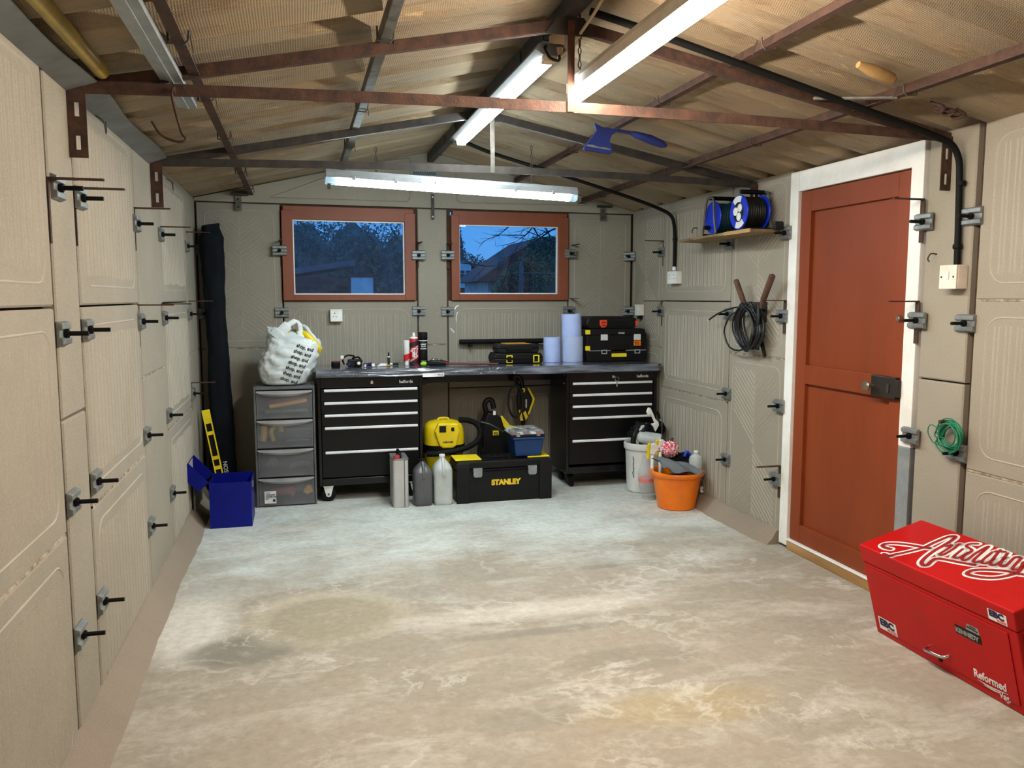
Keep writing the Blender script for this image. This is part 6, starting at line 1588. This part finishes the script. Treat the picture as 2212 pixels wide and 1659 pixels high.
mb = MB(); mb.add([FRONT(-.549, .252, .0048) @ Vector(p) for p in ((.006, .010, 0), (.058, .006, 0), (.056, .012, 0), (.008, .017, 0), (.020, .019, 0), (.050, .017, 0), (.050, .022, 0), (.022, .023, 0))], [(0,1,2,3), (4,5,6,7)]); chest(mb, name='badge_print', mats=[BTEXT])
chest(text_mb('Reformed', .046, FRONT(-.548, .060, .0046, 3), .0010, .80, shear=.15), name='lettering', mats=[WTEXT])
chest(text_mb('Vag.', .038, FRONT(-.658, .028, .0046, 3), .0008, .75, shear=.15), name='lettering', mats=[WTEXT])
mb = MB()
for a in (((-.565, .052), (-.625, .050), (-.700, .060)), ((-.590, .044), (-.630, .043), (-.660, .046))):
    pts = cr([(q[0], q[1], 0) for q in a], 8); vs = []
    for i, p in enumerate(pts):
        w_ = .0022*math.sin(PI*(i+.5)/len(pts))+.0006
        vs += [MC @ Vector((-.0046, p.x, p.y-w_)), MC @ Vector((-.0046, p.x, p.y+w_))]
    mb.add(vs, [(2*i, 2*i+2, 2*i+3, 2*i+1) for i in range(len(pts)-1)])
chest(mb, name='underline', mats=[WTEXT])
# scuffs with shapes of their own
SC = mat('ochre_scuff', (150, 70, 14), .7)
mb = MB()
for k in range(26):
    a_ = -.262 - .0038*k; z_ = .207 - .0005*k + .008*nz(k*.5, 2.2); w_ = .004+.004*abs(nz(k*.8, 7))
    mb.add([MC @ Vector(p) for p in ((-.0041, a_, z_), (-.0041, a_-.0033, z_), (-.0041, a_-.0033, z_+w_), (-.0041, a_, z_+w_))], [(0,1,2,3)])
chest(mb, name='scuff_mark', mats=[SC])
# lid script: white outlined ribbons with red strokes on top
SCR = [
 [(.05,-.131),(.044,-.103),(.051,-.081),(.074,-.08),(.102,-.112),(.128,-.168),(.14,-.208),(.152,-.236)],
 [(.004,-.146),(.004,-.176),(.012,-.180),(.030,-.182),(.068,-.196),(.136,-.213),(.201,-.209),(.268,-.208),(.286,-.224),(.263,-.24),(.204,-.254),(.151,-.264),(.09,-.284),(.05,-.306),(.038,-.331),(.049,-.338),(.083,-.324),(.108,-.323),(.123,-.353),(.14,-.408),(.159,-.456)],
 [(.204,-.269),(.225,-.273),(.204,-.284),(.153,-.297),(.138,-.308),(.152,-.314),(.204,-.304),(.243,-.289),(.249,-.29)],
 [(.226,-.329),(.167,-.35),(.154,-.364),(.164,-.375),(.216,-.366)],
 [(.292,-.335),(.275,-.315),(.251,-.322),(.238,-.362),(.19,-.375),(.167,-.387),(.161,-.404),(.182,-.404),(.236,-.388),(.301,-.38),(.191,-.423),(.175,-.442),(.19,-.449)],
 [(.269,-.426),(.206,-.448),(.187,-.463),(.195,-.476),(.235,-.47)],
 [(.305,-.431),(.211,-.48),(.197,-.501),(.217,-.505),(.269,-.49)], [(.284,-.428),(.304,-.455)],
 [(.300,-.469),(.234,-.505),(.213,-.522),(.222,-.536),(.289,-.511),(.304,-.52)],
 [(.302,-.53),(.23,-.561),(.219,-.575),(.237,-.586),(.28,-.575)],
 [(.284,-.559),(.222,-.595),(.175,-.595),(.13,-.574),(.102,-.536),(.091,-.495),(.114,-.482),(.142,-.494),(.173,-.531),(.197,-.573),(.21,-.62),(.24,-.66),(.29,-.68)]]
def lidstroke(mb, pts, w_, d, cap=True):
    P_ = cr([(p[0], p[1], 0) for p in pts], 8); n = len(P_); vs, fs = [], []
    for i, p in enumerate(P_):
        t = (P_[min(i+1, n-1)] - P_[max(i-1, 0)]); t = t.normalized() if t.length > 1e-9 else Vector((1,0,0))
        nn = Vector((-t.y, t.x, 0))*w_
        for q in (p+nn, p-nn): vs.append(MC @ Vector((max(-.002, min(dp+.002, q.x)), q.y, CH + d)))
    for i in range(n-1): fs.append((2*i, 2*i+2, 2*i+3, 2*i+1))
    mb.add(vs, fs)
    for p in P_[::4] + [P_[-1]]:
        mb.add([MC @ Vector((max(-.002, min(dp+.002, p.x+w_*math.cos(2*PI*k/14))), p.y+w_*math.sin(2*PI*k/14), CH + d + .00003)) for k in range(14)], [tuple(range(14))])
mb = MB()
for s_ in SCR: lidstroke(mb, s_, .0185 if s_ is SCR[0] or s_ is SCR[1] or s_ is SCR[-1] else .0175, .0006)
mb.build('script_outline', [WTEXT], lid)
mb = MB()
for s_ in SCR: lidstroke(mb, s_, .0082 if s_ is SCR[0] or s_ is SCR[1] or s_ is SCR[-1] else .0062, .0012)
mb.build('script_lettering', [REDD], lid)

# ================================================================== OUTSIDE THE WINDOWS
LEAFD = mat('dark_evergreen_leaves', (104, 124, 112), .8, c2=(58, 76, 68), scale=3)
LEAFG = mat('ivy_leaves', (156, 156, 116), .8, c2=(88, 96, 74), scale=3)
TWIG = mat('bare_twigs', (46, 38, 34), .9)
HEDB = mat('brown_shrub_twigs', (150, 116, 104), .9, c2=(84, 66, 60))
RENDER = mat('white_render', (226, 226, 226), .8)
TILE = mat('roof_tiles', (128, 86, 78), .85, c2=(100, 70, 64), scale=4)
BRICK = mat('red_brick', (150, 84, 64), .9)
SHEDW = mat('dark_stained_timber', (88, 60, 56), .85)
FELT = mat('grey_roof_felt', (96, 104, 112), .8)
WINDK = mat('dark_window_glass', (40, 46, 56), .2)
def leaves(mb, fn, n, s0, s1, seed):
    r = random.Random(seed)
    for _ in range(n):
        c = Vector(fn(r)); s_ = r.uniform(s0, s1)
        a = Vector((r.uniform(-1, 1), r.uniform(-1, 1), r.uniform(-1, 1))).normalized(); b = a.orthogonal().normalized()
        mb.add([c - a*s_, c + b*s_*.5, c + a*s_, c - b*s_*.5], [(0,1,2,3)])
def core(mb, c, r3, seed, amp=.18):
    def f(u, v):
        a, b = 2*PI*u, PI*(v-.5); x, y, z = math.cos(a)*math.cos(b), math.sin(a)*math.cos(b), math.sin(b)
        k = 1 + amp*nz(x*2.5+seed, y*2.5, z*2.5)
        return (c[0]+x*r3[0]*k, c[1]+y*r3[1]*k, c[2]+z*r3[2]*k)
    mb.grid(f, 28, 18, cu=True)
def bush(name, label, cat, c, r3, m_, n, s0, s1, seed, trunk=None):
    T = thing(name, label, cat, (c[0], c[1], 0))
    mb = MB(); core(mb, c, tuple(q*.80 for q in r3), seed)
    def f(r):
        while True:
            v = Vector((r.uniform(-1, 1), r.uniform(-1, 1), r.uniform(-1, 1)))
            if .72 < v.length < 1.08: break
        k = 1 + .2*nz(v.x*2.5+seed, v.y*2.5, v.z*2.5)
        return (c[0]+v.x*r3[0]*k, c[1]+v.y*r3[1]*k, c[2]+v.z*r3[2]*k)
    leaves(mb, f, n, s0, s1, seed); mb.build('foliage', [m_], T)
    MB().tube([(c[0], c[1], -.12), (c[0], c[1], c[2])], [.10, .06], 8).build('trunk', [TWIG], T, smooth=60)
    return T
bush('hedge_tree', 'dark evergreen filling the left side of the left window', 'tree', (.0, 15.5, 1.75), (.86, .8, 1.22), LEAFD, 5200, .02, .05, 1)
bush('hedge_tree', 'dark evergreen in the middle of the left window', 'tree', (1.10, 17.4, 1.8), (.95, .8, 1.30), LEAFD, 5200, .02, .05, 2)
bush('hedge_tree', 'dark evergreen at the right side of the left window', 'tree', (1.90, 15.5, 1.6), (.62, .7, 1.18), LEAFD, 4200, .02, .05, 3)
T = thing('garden_shed', 'dark timber garden shed with a sloping felt roof edge seen through the left window', 'shed', (.3, 11.6, 0))
MB().box(-.6, .64, 11.05, 12.6, -.12, 1.72).build('wall', [SHEDW], T)
mb = MB(); mb.prism([(-.7, 1.645), (.72, 1.865), (.72, 1.94), (-.7, 1.72)], 11.0, 12.7, 'y'); mb.build('roof', [FELT], T)
for z in (1.50, 1.58): MB().box(-.6, .62, 11.035, 11.049, z, z+.012).build('batten', [SHEDW], T)
T = thing('white_board', 'pale board standing upright right of the shed', 'board', (.8, 10.92, 0))
MB().box(.652, .940, 10.90, 10.93, -.12, 1.705).build('board', [RENDER], T)
mb = MB(); mb.box(.62, .6515, 10.89, 10.94, -.12, 1.75).box(.9405, .98, 10.89, 10.94, -.12, 1.75).box(.6516, .9404, 10.89, 10.94, 1.7055, 1.75); mb.build('frame', [SHEDW], T)
def P3(x, y, z): return Vector((x, y, z))
T = thing('white_house', 'white gabled house with a bay of windows at the left of the right window', 'house', (6.9, 36.5, 0))
MB().box(6.0, 7.42, 36.0, 40, -.12, 2.62).prism([(6.0, 2.62), (7.42, 2.62), (7.42, 2.86), (7.02, 3.08), (6.62, 2.86)], 36.0, 40, 'y').build('wall', [RENDER], T)
MB().prism([(7.02, 3.16), (7.62, 2.84), (7.62, 2.76), (7.02, 3.08), (6.42, 2.76), (6.42, 2.84)], 35.9, 40.1, 'y').build('roof', [TILE], T)
MB().box(7.43, 7.62, 36.2, 40, -.12, 2.76).build('side_wall', [BRICK], T)
for x in (6.62, 6.90, 7.18):
    for z0, z1 in ((2.24, 2.46), (2.50, 2.62)): MB().box(x, x+.21, 35.96, 35.999, z0, z1).build('window', [WINDK], T)
T = thing('flat_roof_garage', 'low brick garage with a white fascia in front of the white house', 'garage', (7.0, 33, 0))
MB().box(5.7, 7.55, 33.0, 35.0, -.12, 1.82).build('wall', [BRICK], T)
MB().box(5.6, 7.70, 32.9, 35.1, 1.825, 1.96).build('fascia', [RENDER], T)
MB().box(6.92, 7.02, 32.95, 32.999, 1.45, 1.62).build('lamp', [RENDER], T)
bush('conifer', 'tall dark conifer behind the white house at the left edge of the right window', 'tree', (7.90, 42, 2.3), (.48, .5, 2.6), LEAFD, 3000, .04, .10, 5)
bush('conifer', 'low dark conifers beyond the garage roof, left', 'tree', (9.1, 44, 1.9), (1.1, .7, 1.75), LEAFD, 4200, .04, .10, 6)
bush('conifer', 'low dark conifers beyond the garage roof, right', 'tree', (10.9, 46.5, 1.9), (1.3, .7, 1.7), LEAFD, 4200, .04, .10, 7)
T = thing('ivy_house', 'house with a steep tiled roof overgrown with ivy in the right window', 'house', (6.0, 21.5, 0))
MB().prism([(4.35, 1.85), (6.1, 3.0), (8.4, 3.0), (8.4, 1.85)], 20.6, 24, 'y').build('roof', [TILE], T)
MB().box(4.75, 8.2, 20.9, 24, -.12, 1.85).build('wall', [RENDER], T)
mb = MB()
def ivf(r):
    x = r.uniform(4.75, 6.6); top = min(2.98, 1.70 + (x-4.75)*1.15) + .05*math.sin(x*9)
    return (x, 20.42 + r.uniform(-.12, .12), r.uniform(1.2, top))
leaves(mb, ivf, 11000, .015, .045, 8)
core(mb, (5.75, 20.9, 1.5), (.85, .3, .95), 9, .1)
mb.build('ivy', [LEAFG], T)
T = thing('garden_post', 'grey garden post with a wire in front of the ivy', 'post', (4.32, 16, 0))
MB().box(4.28, 4.36, 15.96, 16.04, -.12, 2.06).prism([(4.28, 2.06), (4.36, 2.06), (4.32, 2.16)], 15.96, 16.04, 'y').build('post', [mat('weathered_post', (110, 118, 112), .9)], T)
MB().tube([(4.0, 15.95, 1.93), (5.3, 15.95, 1.93)], .006, 5).build('wire', [GALV], T)
mb = MB(); r = random.Random(3)
for _ in range(160):
    x = r.uniform(4.72, 5.15); mb.tube([(x, 15.6, -.1), (x+r.uniform(-.05, .05), 15.6, 1.3), (x+r.uniform(-.12, .12), 15.6, r.uniform(1.5, 1.78))], .004, 3)
tag(mb.build('twiggy_shrub', [HEDB], loc=(4.9, 15.6, 0)), 'reddish twiggy shrub at the lower right of the right window', 'shrub')
T = thing('bare_tree', 'bare winter branches crossing the sky in the right window', 'tree', (4.6, 12.3, 0))
mb = MB(); mb.tube([(4.6, 12.3, -.12), (4.5, 12.3, 1.6), (4.3, 12.2, 2.6), (4.2, 12.2, 3.2)], [.14, .11, .08, .05], 8); mb.build('trunk', [TWIG], T, smooth=60)
mb = MB(); r = random.Random(11)
def branch(p, d, L, rad, lev):
    pts = [p]; q = p.copy(); dd = d.copy()
    for k in range(5):
        dd = (dd + Vector((r.uniform(-.25, .25), r.uniform(-.15, .15), r.uniform(-.2, .25)))).normalized(); q = q + dd*L/5; pts.append(q.copy())
        if lev < 3 and r.random() < .8: branch(q.copy(), (dd + Vector((r.uniform(-.9, .9), r.uniform(-.3, .3), r.uniform(-.9, .9)))).normalized(), L*r.uniform(.35, .6), rad*.55, lev+1)
    mb.tube(pts, [rad*(1-.15*k) for k in range(6)], 4)
branch(Vector((4.25, 12.2, 3.0)), Vector((-1.0, 0, -.52)).normalized(), 1.9, .022, 0)
branch(Vector((4.4, 12.2, 2.7)), Vector((-1.0, 0, -.30)).normalized(), 1.7, .018, 0)
branch(Vector((4.45, 12.2, 2.3)), Vector((-1.0, 0, -.05)).normalized(), 1.2, .020, 1)
branch(Vector((4.3, 12.2, 3.1)), Vector((-1.0, 0, -.20)).normalized(), 2.0, .016, 0)
mb.build('branches', [TWIG], T, smooth=60)
